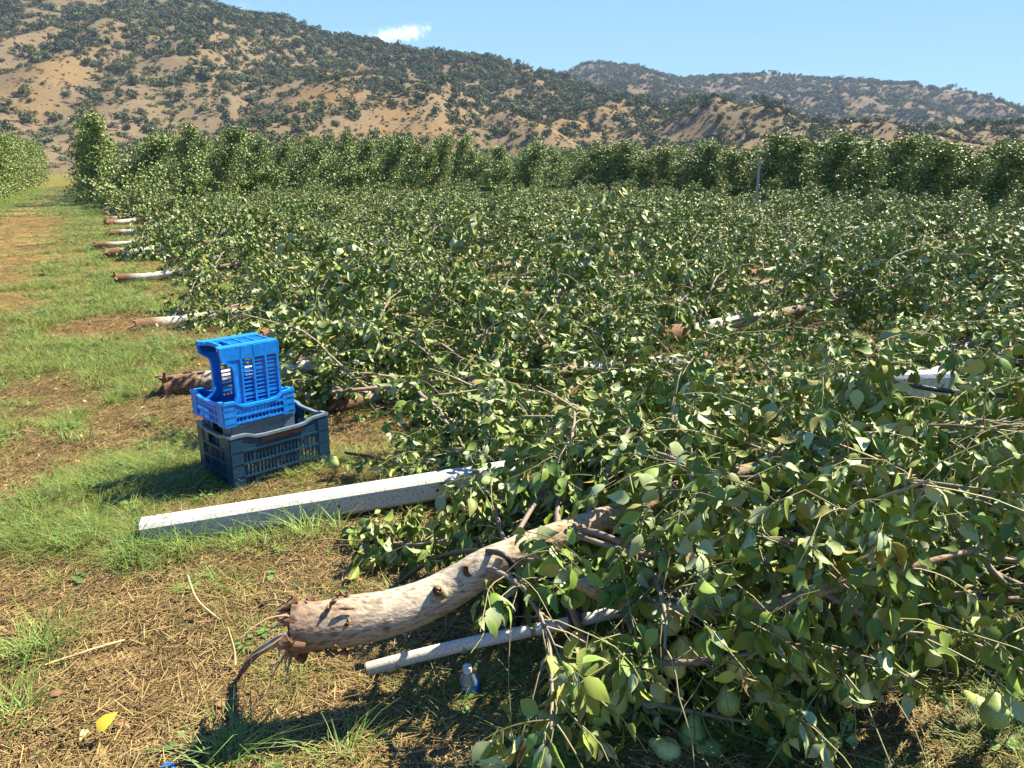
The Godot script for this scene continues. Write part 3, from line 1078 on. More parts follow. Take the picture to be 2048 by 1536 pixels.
func make_front_tree() -> Node3D:
	var r := RandomNumberGenerator.new()
	r.seed = 515
	var marks := [spot(588, 1256, 0.30), spot(650, 1250, 0.30), spot(780, 1226, 0.30), spot(900, 1178, 0.33), spot(985, 1125, 0.40), spot(1130, 1065, 0.43), spot(1250, 1022, 0.45), spot(1385, 970, 0.47), spot(1560, 925, 0.47), spot(1740, 885, 0.46), spot(1900, 850, 0.44)]
	var base: Vector3 = marks[0]
	base.y = 0.0
	var t := thing("fallen_pear_tree", "toppled pear tree with thick curved bare trunk and torn root beside the white stake", "tree", base, "toppled pear trees lying in rows")
	var local: Array = []
	for p: Vector3 in marks:
		local.append(p - base)
	var pts := curve_through(local, 4)
	var m := pts.size()
	var rad := spread([0.078, 0.072, 0.070, 0.063, 0.054, 0.043, 0.038, 0.033, 0.024, 0.016, 0.008], m)
	var tan_bark := Color(0.43, 0.37, 0.275)
	var s := Shape.new()
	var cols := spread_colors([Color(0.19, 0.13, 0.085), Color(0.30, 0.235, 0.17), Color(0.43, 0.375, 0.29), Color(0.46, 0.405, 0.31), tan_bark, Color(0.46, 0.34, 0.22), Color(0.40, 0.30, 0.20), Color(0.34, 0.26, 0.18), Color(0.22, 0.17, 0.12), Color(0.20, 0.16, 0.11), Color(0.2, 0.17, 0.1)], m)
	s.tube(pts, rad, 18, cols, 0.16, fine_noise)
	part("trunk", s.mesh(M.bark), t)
	# ragged broken wood at the root end
	for k in 22:
		var ang := TAU * k / 22.0 + r.randf() * 0.3
		var rr := r.randf_range(0.03, 0.09)
		var dir: Vector3 = (local[0] - local[1]).normalized()
		var p: Vector3 = local[0] + Vector3(0, cos(ang), sin(ang)) * rr + dir * r.randf_range(-0.05, 0.0)
		var q: Vector3 = p + dir * r.randf_range(0.015, 0.05) + Vector3(r.randfn(0, 0.012), r.randfn(0, 0.012), r.randfn(0, 0.012))
		var sp := Shape.new()
		sp.tube(PackedVector3Array([p, p.lerp(q, 0.6), q]), PackedFloat32Array([0.022, 0.018, 0.006]), 5, spread_colors([Color(0.15, 0.085, 0.05), Color(0.30, 0.19, 0.12)], 3), 0.3, fine_noise)
		part("splinter", sp.mesh(M.bark), t)
	for k in 40:
		var ang := TAU * r.randf()
		var f := pow(r.randf(), 1.6) * 0.16
		var ax: Vector3 = (local[1] - local[0]).normalized()
		var p: Vector3 = local[0] + ax * f + (Vector3.UP * cos(ang) + ax.cross(Vector3.UP).normalized() * sin(ang)) * 0.083
		var fl := Shape.new()
		var e2 := Vector3(r.randfn(0, 0.012), r.randfn(0, 0.010), r.randfn(0, 0.012))
		fl.tube(PackedVector3Array([p - e2, p, p + e2 + ax * 0.008]), PackedFloat32Array([0.003, r.randf_range(0.004, 0.009), 0.003]), 5, spread_colors([Color(0.12, 0.065, 0.035) * r.randf_range(0.7, 1.3), Color(0.27, 0.17, 0.10) * r.randf_range(0.7, 1.4)], 3), 0.3, fine_noise)
		part("bark_flake", fl.mesh(M.bark), t)
	for k in 26:      # fine torn roots
		var ang := TAU * r.randf()
		var p: Vector3 = local[0] + Vector3(0.01, cos(ang) * 0.06, sin(ang) * 0.06)
		var fr := Shape.new()
		var fp := shoot(p, Vector3(-0.8, cos(ang) * 0.7 - 0.2, sin(ang) * 0.8).normalized(), r.randf_range(0.05, 0.20), 6, 0.14, r, 0.22, -0.02)
		fr.tube(fp, spread([0.0045, 0.0012], fp.size()), 4, spread_colors([Color(0.20, 0.12, 0.07), Color(0.33, 0.24, 0.15)], fp.size()), 0.0, null, false)
		part("fine_root", fr.mesh(M.twig), t)
	for e in [[760, 1215, 0.30, 0.022], [880, 1190, 0.33, 0.016], [700, 1250, 0.29, 0.014], [940, 1150, 0.36, 0.02]]:   # pruning scars
		var c0: Vector3 = spot(e[0], e[1], e[2]) - base + Vector3(0, 0.045, 0.052)
		var sc := Shape.new()
		var nn := Vector3(r.randfn(0, 0.2), 0.62, 0.75).normalized()
		sc.tube(PackedVector3Array([c0 - nn * 0.03, c0 - nn * 0.002, c0 + nn * 0.006, c0 + nn * 0.003]), PackedFloat32Array([e[3] * 1.5, e[3] * 1.25, e[3], e[3] * 0.5]), 9, spread_colors([tan_bark, tan_bark * 0.8, Color(0.20, 0.14, 0.09), Color(0.12, 0.08, 0.05)], 4), 0.25, fine_noise)
		part("pruning_scar", sc.mesh(M.bark), t)
	var root := Shape.new()
	var rp := curve_through([spot(640, 1285, 0.26) - base, spot(585, 1275, 0.22) - base, spot(540, 1290, 0.14) - base, spot(505, 1315, 0.07) - base, spot(468, 1368, -0.02) - base], 4)
	root.tube(rp, spread([0.035, 0.022, 0.014, 0.013, 0.006], rp.size()), 8, spread_colors([Color(0.16, 0.10, 0.06), Color(0.22, 0.18, 0.13), Color(0.34, 0.31, 0.26), Color(0.20, 0.12, 0.09), Color(0.15, 0.08, 0.06)], rp.size()), 0.3, fine_noise)
	part("root", root.mesh(M.bark), t)
	var root2 := Shape.new()
	var rp2 := curve_through([spot(620, 1230, 0.33) - base, spot(575, 1228, 0.31) - base, spot(548, 1235, 0.27) - base], 4)
	root2.tube(rp2, spread([0.026, 0.016, 0.004], rp2.size()), 6, spread_colors([Color(0.2, 0.12, 0.08), Color(0.42, 0.33, 0.24)], rp2.size()), 0.3, fine_noise)
	part("root", root2.mesh(M.bark), t)
	# long limbs that show
	var extra: Array = [
		curve_through([spot(1060, 1100, 0.42) - base, spot(1250, 1205, 0.38) - base, spot(1530, 1212, 0.40) - base, spot(1640, 1182, 0.45) - base, spot(1770, 1148, 0.5) - base, spot(1980, 1090, 0.55) - base], 4),
		curve_through([spot(1130, 1062, 0.5) - base, spot(1300, 1110, 0.5) - base, spot(1470, 1072, 0.56) - base, spot(1590, 1082, 0.6) - base, spot(1700, 1020, 0.72) - base, spot(1860, 960, 0.85) - base], 4),
		curve_through([spot(1010, 1110, 0.42) - base, spot(1085, 985, 0.50) - base, spot(1150, 930, 0.55) - base, spot(1250, 880, 0.55) - base, spot(1330, 850, 0.5) - base], 4),
		curve_through([spot(1385, 965, 0.65) - base, spot(1370, 930, 0.66) - base, spot(1310, 905, 0.66) - base, spot(1240, 900, 0.60) - base, spot(1180, 930, 0.52) - base], 4),
		curve_through([spot(1000, 1110, 0.38) - base, spot(920, 1080, 0.20) - base, spot(830, 1090, 0.10) - base, spot(730, 1080, 0.05) - base], 4),
		curve_through([spot(1250, 1205, 0.38) - base, spot(1300, 1320, 0.28) - base, spot(1480, 1310, 0.32) - base, spot(1620, 1290, 0.36) - base, spot(1760, 1330, 0.3) - base], 4),
		curve_through([spot(1640, 1182, 0.45) - base, spot(1790, 1260, 0.4) - base, spot(1930, 1280, 0.36) - base, spot(2060, 1350, 0.26) - base], 4),
		curve_through([spot(1500, 940, 0.47) - base, spot(1640, 970, 0.56) - base, spot(1800, 960, 0.64) - base, spot(2040, 990, 0.68) - base], 4),
		curve_through([spot(1560, 925, 0.47) - base, spot(1700, 880, 0.60) - base, spot(1860, 850, 0.70) - base, spot(2000, 860, 0.72) - base], 4),
		curve_through([spot(1130, 1180, 0.38) - base, spot(1180, 1300, 0.2) - base, spot(1260, 1390, 0.1) - base, spot(1420, 1430, 0.08) - base, spot(1530, 1450, 0.06) - base], 4)]
	front_base = base
	var low: PackedVector3Array = extra[0]
	var lower := Shape.new()
	lower.tube(low, spread([0.026, 0.024, 0.022, 0.016, 0.004], low.size()), 9, spread_colors([tan_bark, Color(0.42, 0.33, 0.23), Color(0.42, 0.31, 0.21), Color(0.3, 0.22, 0.15)], low.size()), 0.12, fine_noise)
	part("limb", lower.mesh(M.bark), t)
	capped = true
	var g := grow(pts, {"limbs": 24, "from": 0.36, "reach": 0.85, "wide": 1.0, "thick": 0.011, "shoots": 23, "step": 0.036, "bunch": 3, "lift": 0.5, "size": 0.060, "extra": extra, "front": true}, r)
	capped = false
	for l: Shape in g.limbs:
		part("branch", l.mesh(M.twig), t)
	hang_leaves(t, g.leaves, 300, r)
	return t

func make_rows() -> void:
	var r := RandomNumberGenerator.new()
	r.seed = 2024
	var near: Array = []
	for k in 3:
		near.append(make_fallen(100 + k, 300, true, [0.17, 0.04, 0.1][k]))
	var mid: Array = []
	for k in 4:
		mid.append(make_fallen(200 + k, 0, false, [0.17, 0.14, 0.19, 0.05][k]))
	var up: Array = []
	for k in 4:
		up.append(make_upright(300 + k, [3.5, 3.9, 3.2, 3.7][k], [1.1, 1.2, 1.3, 1.05][k]))
	var grp := "toppled pear trees lying in rows"
	# trees with a trunk one can see in the photograph: pixel of the root end, label
	var seen := [
		[345, 782, "toppled pear tree whose torn root end lies just behind the stacked crates", 0],
		[280, 652, "toppled pear tree lying by a heap of dug brown soil at the grass track", 0],
		[238, 562, "toppled pear tree with thick brown root end on the green verge", 0],
		[222, 514, "toppled pear tree with long white trunk and root on the verge", 0],
		[198, 496, "toppled pear tree whose white trunk lies close beside another on the verge", 0],
		[225, 470, "toppled pear tree at the verge with only a short stub of trunk bare", 0],
		[215, 449, "last toppled pear tree along the verge before the leaning ones", 0],
		[1330, 688, "toppled pear tree with root end over a bare patch of orange soil", 0],
		[1000, 572, "toppled pear tree of the second row with a long bare white trunk", 0],
		[820, 520, "toppled pear tree of the second row with a short clean white trunk", 0],
		[706, 495, "toppled pear tree of the second row with a white stub of trunk", 0],
		[1480, 528, "toppled pear tree of the third row with a pale trunk over dark shade", 0],
		[1855, 580, "toppled pear tree of the third row with a dark mark on its trunk", 0]]
	var placed: Array = []
	for k in seen:
		var p: Vector3 = spot(k[0], k[1])
		var src: Node3D = near[placed.size() % 3] if -p.z < 9.5 else mid[placed.size() % 4]
		var o := copy_of(src, k[2], grp)
		o.transform = Transform3D(Basis(Vector3.UP, ROW_TURN + r.randfn(0, 0.17)).scaled(Vector3.ONE * r.randf_range(0.85, 1.2)), Vector3(p.x, height(p.x, p.z), p.z))
		placed.append(p)
	# one between the front tree and the crates, root end hidden by its own crown
	var hid := [[Vector3(2.95, 0, -5.5), PI + 0.36, 1], [Vector3(1.15, 0, -3.55), 0.35, 2], [Vector3(4.75, 0, -2.55), PI + 0.04, 2], [Vector3(3.75, 0, -3.8), PI - 0.02, 1], [Vector3(1.65, 0, -6.4), PI + 0.5, 2], [Vector3(3.1, 0, -6.2), 0.45, 0], [Vector3(2.3, 0, -5.3), 0.4, 2]]
	for k in hid:
		var p: Vector3 = k[0]
		var o := copy_of(near[k[2]], "leafy toppled pear tree lying in the tangle beyond the curved trunk", grp)
		o.transform = Transform3D(Basis(Vector3.UP, k[1]).scaled(Vector3(1.0, 0.72, 1.0)), Vector3(p.x, height(p.x, p.z), p.z))
		placed.append(p)
	var s0 := 1.5
	while s0 < 25.0:
		s0 += r.randf_range(1.2, 1.7)
		var p: Vector3 = ROW_START + ROW_DIR * s0 + FALL_DIR * (1.05 + r.randfn(0, 0.1))
		var o := copy_of(near[1] if s0 < 7.0 else mid[3], "leafy toppled pear tree of the verge row with its trunk hidden by leaves", grp)
		o.transform = Transform3D(Basis(Vector3.UP, ROW_TURN + r.randfn(0, 0.1)).scaled(Vector3(1.0, r.randf_range(0.7, 1.0), 1.0) * r.randf_range(0.85, 1.0)), Vector3(p.x, height(p.x, p.z), p.z))
	var tag_fallen := "toppled leafy pear tree deep inside the flattened orchard block"
	for row in 7:
		var s := -4.0
		while s < 34.0:
			s += r.randf_range(1.25, 1.7)
			var p: Vector3 = ROW_START + ROW_DIR * s + FALL_DIR * (4.15 * row + r.randfn(0, 0.12))
			if p.z > -3.4 or (row == 0 and s < 24.0) or row == 6 and s > 6.0:
				continue
			var q := pixel(p + FALL_DIR * 1.8)
			if q.x < -100 or q.x > 2500:
				continue
			var clash := false
			for e: Vector3 in placed:
				if e.distance_to(p) < 1.0:
					clash = true
			if clash:
				continue
			placed.append(p)
			var src: Node3D = near[r.randi() % 3] if p.length() < 8.5 else mid[r.randi() % 4]
			var o := copy_of(src, tag_fallen, grp)
			o.transform = Transform3D(Basis(Vector3.UP, ROW_TURN + r.randfn(0, 0.13)).scaled(Vector3(1.0, r.randf_range(0.55, 0.95), 1.0) * r.randf_range(0.88, 1.12)), Vector3(p.x, height(p.x, p.z), p.z))
	# beyond them: leaning, then standing trees
	for row in 6:
		var s := 33.0 if row > 0 else 27.0
		while s < 82.0:
			s += r.randf_range(1.7, 2.5) * (1.0 if s < 55.0 else 1.5)
			var p: Vector3 = ROW_START + ROW_DIR * s + FALL_DIR * (4.15 * row + r.randfn(0, 0.15))
			var q := pixel(p)
			if q.x < -80 or q.x > 2150:
				continue
			var stand: float = (s - 33.0) / 16.0 + r.randfn(0, 0.22)
			var o := copy_of(up[r.randi() % 4])
			var tilt := clampf(1.15 - stand * 1.1, 0.02, 1.2)
			if row == 0 and s > 36.0:
				tilt = 0.03
			if tilt > 0.3:
				o.name = numbered("leaning_pear_tree")
				tag(o, "pear tree leaning over at the far edge of the flattened block", "tree", "leaning pear trees behind the toppled ones")
			else:
				tag(o, "upright leafy pear tree standing beyond the leaning ones", "tree", "standing pear trees at the end of the rows")
			o.transform = Transform3D(Basis(Vector3.UP.cross(FALL_DIR).normalized(), tilt) * Basis(Vector3.UP, r.randf() * TAU).scaled(Vector3.ONE * r.randf_range(0.85, 1.08)), Vector3(p.x, height(p.x, p.z) - 0.03, p.z))
	# the rows that still stand on the far right
	for row in [6, 7, 8]:
		var s := 2.0
		while s < 76.0:
			s += r.randf_range(1.25, 1.7) * (1.0 if row == 6 else 0.85)
			var p: Vector3 = ROW_START + ROW_DIR * s + FALL_DIR * (4.15 * row + 1.2 + r.randfn(0, 0.12))
			var q := pixel(p)
			if q.x < 900 or q.x > 2230:
				continue
			var o := copy_of(up[r.randi() % 4], "upright dark green pear tree in the unbroken rows past the flattened block", "standing pear trees in the unbroken rows")
			o.transform = Transform3D(Basis(Vector3.UP.cross(FALL_DIR).normalized(), r.randfn(0.14, 0.16)) * Basis(Vector3.UP, r.randf() * TAU).scaled(Vector3(1.25, 0.76, 1.25) * r.randf_range(0.84, 1.10)), Vector3(p.x, height(p.x, p.z) - 0.03, p.z))
	# the row across the grass track
	var s2 := 30.0
	while s2 < 95.0:
		s2 += r.randf_range(1.3, 1.8)
		var p: Vector3 = ROW_START + ROW_DIR * s2 + FALL_DIR * (-5.4 + r.randfn(0, 0.12))
		var o := copy_of(up[r.randi() % 4], "upright green pear tree in the row across the grass track", "pear trees across the grass track")
		o.transform = Transform3D(Basis(Vector3.UP, r.randf() * TAU).scaled(Vector3(1.15, 1.0, 1.15) * r.randf_range(0.9, 1.08)), Vector3(p.x, height(p.x, p.z) - 0.03, p.z))
	for k in near + mid + up:
		k.free()

func make_post(label: String, a: Vector3, b: Vector3, half: float, col: Color, holes: Array) -> Node3D:
	var o := thing("concrete_post", label, "post", a, "fallen concrete posts")
	var d := (b - a)
	var t := d.normalized()
	var side := t.cross(Vector3.UP).normalized()
	var up := side.cross(t)
	var s := Shape.new()
	# square section with cut corners
	var ring: Array = []
	var c := half * 0.72
	for e in [[-half, -c], [-c, -half], [c, -half], [half, -c], [half, c], [c, half], [-c, half], [-half, c]]:
		ring.append(side * e[0] + up * e[1])
	for k in 8:
		var p: Vector3 = ring[k]
		var q: Vector3 = ring[(k + 1) % 8]
		for j in 6:
			s.quad(p + d * (j / 6.0), p + d * ((j + 1) / 6.0), q + d * ((j + 1) / 6.0), q + d * (j / 6.0), col)
	for k in range(1, 7):
		for e in [0.0, 1.0]:
			s.i.append_array(PackedInt32Array([s.v.size(), s.v.size() + 1, s.v.size() + 2]))
			s.v.append_array(PackedVector3Array([ring[0] + d * e, ring[k] + d * e, ring[k + 1] + d * e]))
			s.n.append_array(PackedVector3Array([t * (e * 2 - 1), t * (e * 2 - 1), t * (e * 2 - 1)]))
			s.paint(col, 3)
	part("shaft", s.mesh(M.concrete), o)
	for h in holes:
		var hs := Shape.new()
		var p: Vector3 = d * h - side * 0.0
		var face := side if side.z > 0 else -side
		hs.tube(PackedVector3Array([p + face * (half - 0.02), p + face * (half + 0.0015)]), PackedFloat32Array([0.008, 0.008]), 10, spread_colors([Color(0.03, 0.03, 0.03), Color(0.03, 0.03, 0.03)], 2))
		part("bolt_hole", hs.mesh(M.rubber), o)
	return o

func hose(label: String, marks: Array, rad: float) -> void:
	var base: Vector3 = marks[0]
	var local: Array = []
	for k in marks:
		local.append(k - base)
	var pts := curve_through(local, 6)
	var s := Shape.new()
	s.tube(pts, spread([rad, rad], pts.size()), 8, spread_colors([Color(0.018, 0.018, 0.020), Color(0.018, 0.018, 0.020)], pts.size()))
	tag(part("irrigation_hose", s.mesh(M.rubber), self, Transform3D(Basis.IDENTITY, base)), label, "hose")

func make_small_things() -> void:
	make_post("white concrete post lying in the grass in front of the crates", spot(285, 1066, 0.030), spot(1200, 918, 0.12), 0.058, Color(0.47, 0.48, 0.44), [0.335, 0.385, 0.60])
	make_post("pale concrete post lying across the second row by a black hose", spot(1690, 772, 0.66), spot(1900, 768, 0.72), 0.055, Color(0.52, 0.54, 0.52), [])
	# an upright post among the standing rows
	var up := spot(1513, 398, 0.6)
	var o := thing("standing_post", "thin pale concrete post standing upright in the unbroken rows", "post", Vector3(up.x, -0.05, up.z))
	var ps := Shape.new()
	ps.beam(Vector3.ZERO, Vector3(0, 1.9, 0), Vector3(0.035, 0, 0), Vector3(0, 0, 0.035), Color(0.30, 0.32, 0.30))
	part("shaft", ps.mesh(M.concrete), o)
	var cap := Shape.new()
	cap.beam(Vector3(0, 1.9, 0), Vector3(0, 1.93, 0), Vector3(0.025, 0, 0), Vector3(0, 0, 0.025), Color(0.30, 0.32, 0.30))
	part("chamfered_top", cap.mesh(M.concrete), o)
	# the white stake
	var a := spot(735, 1338, 0.06)
	var b := spot(1262, 1214, 0.22)
	var stake := thing("tree_stake", "long white stake with brown cut end propped under the toppled crown", "stake", a)
	var d := (b - a)
	var pole := Shape.new()
	var pl := PackedVector3Array()
	for k in 14:
		pl.append(d * 1.25 * (k / 13.0) + Vector3(0, 0.006 * sin(k * 0.5), 0))
	pole.tube(pl, spread([0.0215, 0.020, 0.019], 14), 12, spread_colors([Color(0.58, 0.50, 0.40), Color(0.66, 0.63, 0.56), Color(0.64, 0.64, 0.60), Color(0.6, 0.6, 0.57)], 14), 0.05, fine_noise, false)
	part("shaft", pole.mesh(M.stake), stake)
	var endcut := Shape.new()
	endcut.tube(PackedVector3Array([d * -0.006, d * 0.002]), PackedFloat32Array([0.0195, 0.0205]), 12, spread_colors([Color(0.24, 0.12, 0.06), Color(0.3, 0.17, 0.09)], 2))
	part("cut_end", endcut.mesh(M.stake), stake)
	for e in [0.11, 0.36, 0.62]:
		var kn := Shape.new()
		kn.tube(PackedVector3Array([d * (e - 0.009), d * e, d * (e + 0.009)]), PackedFloat32Array([0.0205, 0.0228, 0.0205]), 12, spread_colors([Color(0.34, 0.30, 0.22), Color(0.26, 0.24, 0.17), Color(0.34, 0.30, 0.22)], 3), 0.05, fine_noise, false)
		part("knot", kn.mesh(M.stake), stake)
	# black rubber tie round the stake
	var tie := thing("rubber_tie", "black rubber tie wrapped round the white stake", "tie", a + d * 0.78)
	var loop := Shape.new()
	var t := d.normalized()
	var s1 := t.cross(Vector3.UP).normalized()
	var s2 := s1.cross(t)
	for w in 3:
		var pts := PackedVector3Array()
		for k in 15:
			var ang := TAU * k / 14.0
			pts.append((s1 * cos(ang) + s2 * sin(ang)) * 0.026 + t * (w * 0.016 - 0.016 + 0.004 * sin(ang)))
		loop.tube(pts, spread([0.008, 0.008], 15), 6, spread_colors([Color(0.015, 0.02, 0.025), Color(0.015, 0.03, 0.03)], 15), 0.0, null, false)
	part("wrap", loop.mesh(M.rubber), tie)
	var tail := Shape.new()
	var tp := curve_through([s2 * 0.024, spot(1118, 1190, 0.3) - tie.position, spot(1088, 1165, 0.36) - tie.position, spot(1070, 1120, 0.42) - tie.position], 5)
	tail.tube(tp, spread([0.008, 0.007], tp.size()), 6, spread_colors([Color(0.015, 0.02, 0.025), Color(0.015, 0.02, 0.025)], tp.size()))
	part("tail", tail.mesh(M.rubber), tie)
	var tail2 := Shape.new()
	var tp2 := curve_through([-s2 * 0.024, -s2 * 0.05 + t * 0.02, -s2 * 0.09 + t * 0.05 + s1 * 0.02], 5)
	tail2.tube(tp2, spread([0.011, 0.007], tp2.size()), 6, spread_colors([Color(0.01, 0.03, 0.03), Color(0.01, 0.02, 0.02)], tp2.size()))
	part("tail", tail2.mesh(M.rubber), tie)
	# black hoses, and a dark curved branch by the crate built like one
	hose("black irrigation hose looped over the curved bare trunk", [spot(800, 1165, 0.03), spot(850, 1128, 0.15), spot(900, 1108, 0.30), spot(960, 1102, 0.42), spot(1010, 1112, 0.47), spot(1030, 1150, 0.36), spot(1040, 1200, 0.16), spot(1035, 1250, 0.02)], 0.009)
	hose("dark curved branch lying on the ground beside the navy crate", [spot(690, 905, 0.02), spot(760, 918, 0.02), spot(820, 938, 0.03), spot(880, 958, 0.03), spot(960, 968, 0.02), spot(1040, 965, 0.03)], 0.009)
	hose("black hose running over the pale post of the second row", [spot(1600, 775, 0.5), spot(1720, 760, 0.74), spot(1800, 768, 0.78), spot(1880, 780, 0.78), spot(1960, 788, 0.72), spot(2060, 796, 0.68), spot(2160, 810, 0.5)], 0.010)
	# crushed clear bottle with a blue label
	var bp := spot(945, 1372, 0.0)
	bp.y = height(bp.x, bp.z) + 0.004
	var bot := thing("plastic_bottle", "small crushed clear plastic bottle with bright blue label on the straw", "bottle", bp)
	bot.basis = Basis.from_euler(Vector3(0.12, 0.5, 0.18))
	var prof := [[0.0, 0.018], [0.004, 0.029], [0.03, 0.030], [0.05, 0.026], [0.06, 0.030], [0.09, 0.031], [0.10, 0.024], [0.118, 0.012], [0.13, 0.0115]]
	var body := Shape.new()
	var bl := PackedVector3Array()
	var br := PackedFloat32Array()
	for k in prof:
		bl.append(Vector3(0.004 * sin(k[0] * 60.0), k[0], 0))
		br.append(k[1])
	body.tube(bl, br, 18, spread_colors([Color.WHITE, Color.WHITE], bl.size()), 0.35, fine_noise, false)
	part("body", body.mesh(M.clear), bot)
	var lab := Shape.new()
	lab.tube(PackedVector3Array([Vector3(0, 0.020, 0), Vector3(0.002, 0.050, 0), Vector3(0, 0.085, 0)]), PackedFloat32Array([0.0315, 0.0275, 0.032]), 18, spread_colors([Color(0.01, 0.13, 0.62), Color(0.02, 0.20, 0.70)], 3), 0.2, fine_noise, false)
	# the label only goes part of the way round
	var keepi := PackedInt32Array()
	for k in range(0, lab.i.size(), 3):
		var c := (lab.v[lab.i[k]] + lab.v[lab.i[k + 1]] + lab.v[lab.i[k + 2]]) / 3.0
		if c.z > -0.012:
			keepi.append_array(PackedInt32Array([lab.i[k], lab.i[k + 1], lab.i[k + 2]]))
	lab.i = keepi
	part("label", lab.mesh(M.plastic), bot)
	var capm := Shape.new()
	capm.tube(PackedVector3Array([Vector3(0, 0.126, 0), Vector3(0, 0.142, 0)]), PackedFloat32Array([0.0145, 0.014]), 16, spread_colors([Color(0.7, 0.72, 0.72), Color(0.7, 0.72, 0.72)], 2))
	part("cap", capm.mesh(M.plastic), bot)
	# blue cap at the bottom edge
	var cp := spot(335, 1527, 0.02)
	cp.y = height(cp.x, cp.z) + 0.03
	var cap2 := thing("bottle_cap", "bright blue plastic cap lying in the shaded hollow", "cap", cp)
	cap2.basis = Basis.from_euler(Vector3(0.4, 0.3, 0.2))
	var shell := Shape.new()
	shell.tube(PackedVector3Array([Vector3(0, 0, 0), Vector3(0, 0.018, 0), Vector3(0, 0.022, 0)]), PackedFloat32Array([0.022, 0.022, 0.019]), 20, spread_colors([Color(0.01, 0.16, 0.55), Color(0.01, 0.16, 0.55)], 3))
	part("shell", shell.mesh(M.plastic), cap2)
	var ridges := Shape.new()
	for k in 20:
		var ang := TAU * k / 20.0
		var q := Vector3(cos(ang), 0, sin(ang)) * 0.022
		ridges.beam(q + Vector3(0, 0.002, 0), q + Vector3(0, 0.016, 0), Vector3(-sin(ang), 0, cos(ang)) * 0.0012, Vector3(cos(ang), 0, sin(ang)) * 0.001, Color(0.01, 0.14, 0.5))
	part("grip_ridges", ridges.mesh(M.plastic), cap2)
	# dead leaves and stalks
	var yl := spot(195, 1465, 0.03)
	var yo := Shape.new()
	yo.put(leaf_kind(0.5, 0.25, 0.9, 0.5), Transform3D(Basis.from_euler(Vector3(0.4, 1.0, 0.9)).scaled(Vector3.ONE * 0.075), Vector3.ZERO), Color(0.62, 0.48, 0.05), Color(0.5, 0.35, 0.1))
	tag(part("yellow_leaf", yo.mesh(M.leaf), self, Transform3D(Basis.IDENTITY, yl)), "curled bright yellow leaf on the brown soil", "leaf")
	for e in [[spot(375, 1150, 0.10), spot(395, 1200, 0.03), spot(440, 1240, 0.0), "pale bent dry stalk arching over a clod of soil"], [spot(455, 1255, 0.12), spot(468, 1300, 0.04), spot(470, 1330, 0.0), "short upright pale dry stalk near the torn root"], [spot(90, 1330, 0.02), spot(180, 1300, 0.02), spot(250, 1280, 0.015), "long pale dry stalk lying flat on the straw"], [spot(1268, 1140, 0.42), spot(1262, 1280, 0.22), spot(1200, 1420, 0.02), "long thin pale cane hanging down in front of the white stake"]]:
		var st := Shape.new()
		var pts := curve_through([e[0], e[1], e[2]], 6)
		for k in pts.size():
			pts[k] -= e[2]
		st.tube(pts, spread([0.0035, 0.0045], pts.size()), 6, spread_colors([Color(0.50, 0.38, 0.18), Color(0.46, 0.34, 0.17)], pts.size()))
		tag(part("dry_stalk", st.mesh(M.straw), self, Transform3D(Basis.IDENTITY, e[2])), e[3], "stalk")

func make_soil() -> void:
	for k in [[200, 650, 0.5], [330, 820, 0.5], [1440, 735, 0.5], [190, 1400, 0.3]]:
		var p: Vector3 = spot(k[0], k[1])
		soil_spots.append(Vector3(p.x, p.z, k[2]))

func make_clods() -> void:
	var r := RandomNumberGenerator.new()
	r.seed = 61
	var shapes: Array = []
	for k in 3:
		var sp := SphereMesh.new()
		sp.radius = 0.5
		sp.height = 0.8
		sp.radial_segments = 9
		sp.rings = 5
		var arr := sp.get_mesh_arrays()
		var s := Shape.new()
		s.v = arr[Mesh.ARRAY_VERTEX]
		s.i = arr[Mesh.ARRAY_INDEX]
		for j in s.v.size():
			s.v[j] *= 1.0 + 0.5 * fine_noise.get_noise_3dv(s.v[j] * 14.0 + Vector3(k * 9, 0, 0))
			s.n.append(Vector3.ZERO)
			s.c.append(Color.WHITE)
		smooth(s)
		shapes.append(s.mesh(M.straw))
	var lists: Array = [[], [], []]
	for e: Vector3 in soil_spots:
		for k in int(260 * e.z):
			var a := r.randf() * TAU
			var rr := e.z * sqrt(r.randf()) * 1.2
			var x := e.x + cos(a) * rr
			var z := e.y + sin(a) * rr
			var sz := 0.008 + 0.05 * pow(r.randf(), 4.0)
			lists[r.randi() % 3].append([Transform3D(Basis.from_euler(Vector3(r.randf() * 6, r.randf() * 6, r.randf() * 6)).scaled(Vector3.ONE * sz), Vector3(x, height(x, z) + sz * 0.15, z)), Color(0.22, 0.13, 0.07) * r.randf_range(0.6, 1.3)])
	for k in 3:
		scatter("soil_clods", "crumbled brown soil clods around the torn-up roots", "soil", shapes[k], lists[k])


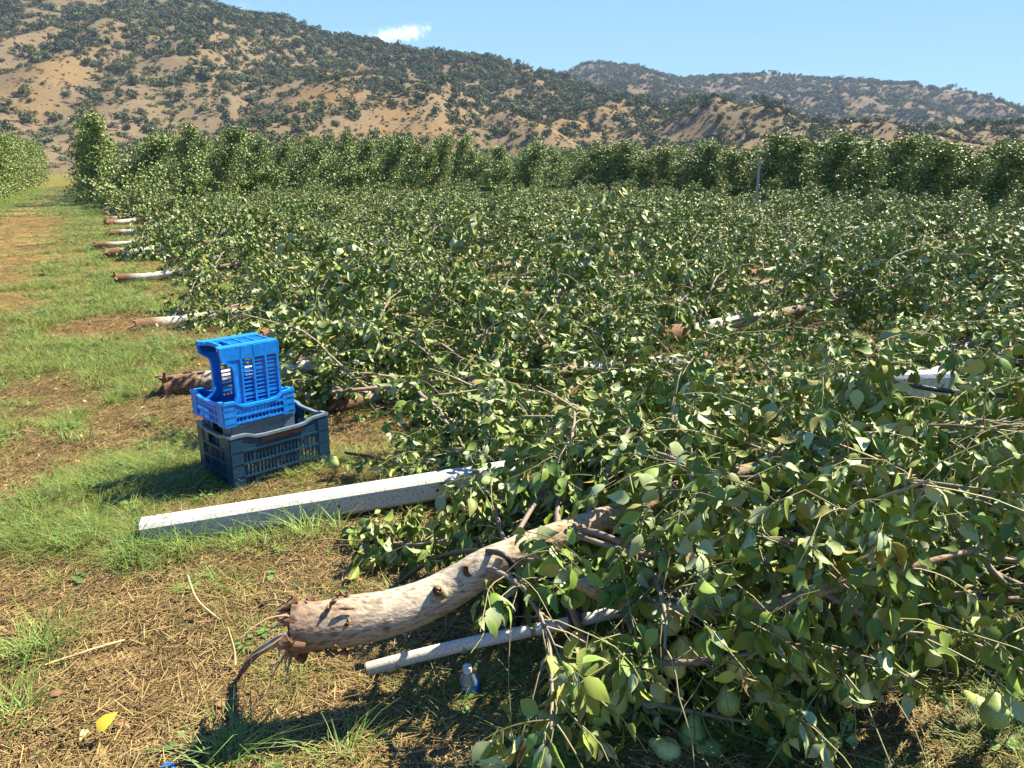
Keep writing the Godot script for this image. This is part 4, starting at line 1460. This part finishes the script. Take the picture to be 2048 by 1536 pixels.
func _ready() -> void:
	# camera
	var cam := Camera3D.new()
	cam.name = "camera"
	add_child(cam)
	cam.position = Vector3(0, EYE, 0)
	cam.rotation = Vector3(-PITCH, 0, 0)
	cam.fov = rad_to_deg(2.0 * atan(768.0 / FOCAL))
	cam.near = 0.05
	cam.far = 6000.0
	cam.current = true
	# sky, exposure
	var sky_mat := ProceduralSkyMaterial.new()
	sky_mat.sky_top_color = lin(0.034, 0.099, 0.282)
	sky_mat.sky_horizon_color = lin(0.132, 0.230, 0.285)
	sky_mat.sky_curve = 0.25
	sky_mat.ground_bottom_color = lin(0.07, 0.06, 0.035)
	sky_mat.ground_horizon_color = lin(0.14, 0.12, 0.08)
	sky_mat.sun_angle_max = 1.0
	sky_mat.sky_cover = make_clouds()
	var sky := Sky.new()
	sky.sky_material = sky_mat
	var env := Environment.new()
	env.background_mode = Environment.BG_SKY
	env.sky = sky
	env.tonemap_mode = Environment.TONE_MAPPER_LINEAR
	env.tonemap_exposure = 3.75
	env.sdfgi_enabled = true
	env.ssao_enabled = true
	env.ssil_enabled = true
	env.fog_enabled = true
	env.fog_density = 0.00013
	env.fog_light_color = Color(0.72, 0.82, 0.95)
	var we := WorldEnvironment.new()
	we.name = "world_environment"
	we.environment = env
	add_child(we)
	# sun: to the right and beyond the trees
	var el := deg_to_rad(49.0)
	var to_sun := Vector3(cos(el) * 0.86, sin(el), -cos(el) * 0.51)
	var sun := DirectionalLight3D.new()
	sun.name = "sun"
	add_child(sun)
	sun.look_at_from_position(Vector3.ZERO, -to_sun, Vector3.UP)
	sun.light_energy = 1.6
	sun.light_color = Color(1.0, 0.95, 0.86)
	sun.light_angular_distance = 0.53
	sun.shadow_enabled = true

	bump_noise.seed = 3
	bump_noise.frequency = 0.55
	patch_noise.seed = 17
	patch_noise.frequency = 0.55
	fine_noise.seed = 29
	fine_noise.frequency = 0.9
	hill_noise.seed = 12
	hill_noise.frequency = 0.006
	hill_noise.fractal_octaves = 4
	rng.seed = 7
	make_materials()
	make_leaf_kinds()
	make_soil()
	make_ground()
	make_hills()
	make_rows()
	var front := make_front_tree()
	make_crates()
	make_small_things()
	make_pears(front)
	make_clods()
	make_ground_cover()

# one small bright cloud over the ridge and two faint wisps, laid on the sky
func make_clouds() -> ImageTexture:
	var w := 4096
	var h := 2048
	var img := Image.create(w, h, false, Image.FORMAT_RGBA8)
	img.fill(Color(0, 0, 0, 0))
	var f := FastNoiseLite.new()
	f.seed = 5
	f.frequency = 0.09
	for e in [[797, 70, 40, 14, 0.60], [670, 72, 36, 8, 0.08], [445, 22, 50, 9, 0.06]]:
		for py in range(int(e[1] - e[3] * 1.6), int(e[1] + e[3] * 1.6)):
			for px in range(int(e[0] - e[2] * 1.6), int(e[0] + e[2] * 1.6)):
				var a := Vector2((px - e[0]) / e[2], (py - e[1] + 0.16 * (px - e[0])) / e[3]).length()
				var k := clampf(1.25 - a + f.get_noise_2d(px, py * 1.5) * 0.9, 0.0, 1.0)
				if k <= 0.0:
					continue
				var d := (Basis(Vector3.RIGHT, -PITCH) * Vector3((px - 1024.0) / FOCAL, -(py - 768.0) / FOCAL, -1.0)).normalized()
				var u := fposmod(atan2(d.x, -d.z) / TAU, 1.0)
				var v := acos(d.y) / PI
				img.set_pixel(int(u * w) % w, clampi(int(v * h), 0, h - 1), Color(0.95, 0.9, 0.8, k * e[4] * 0.42))
	return ImageTexture.create_from_image(img)
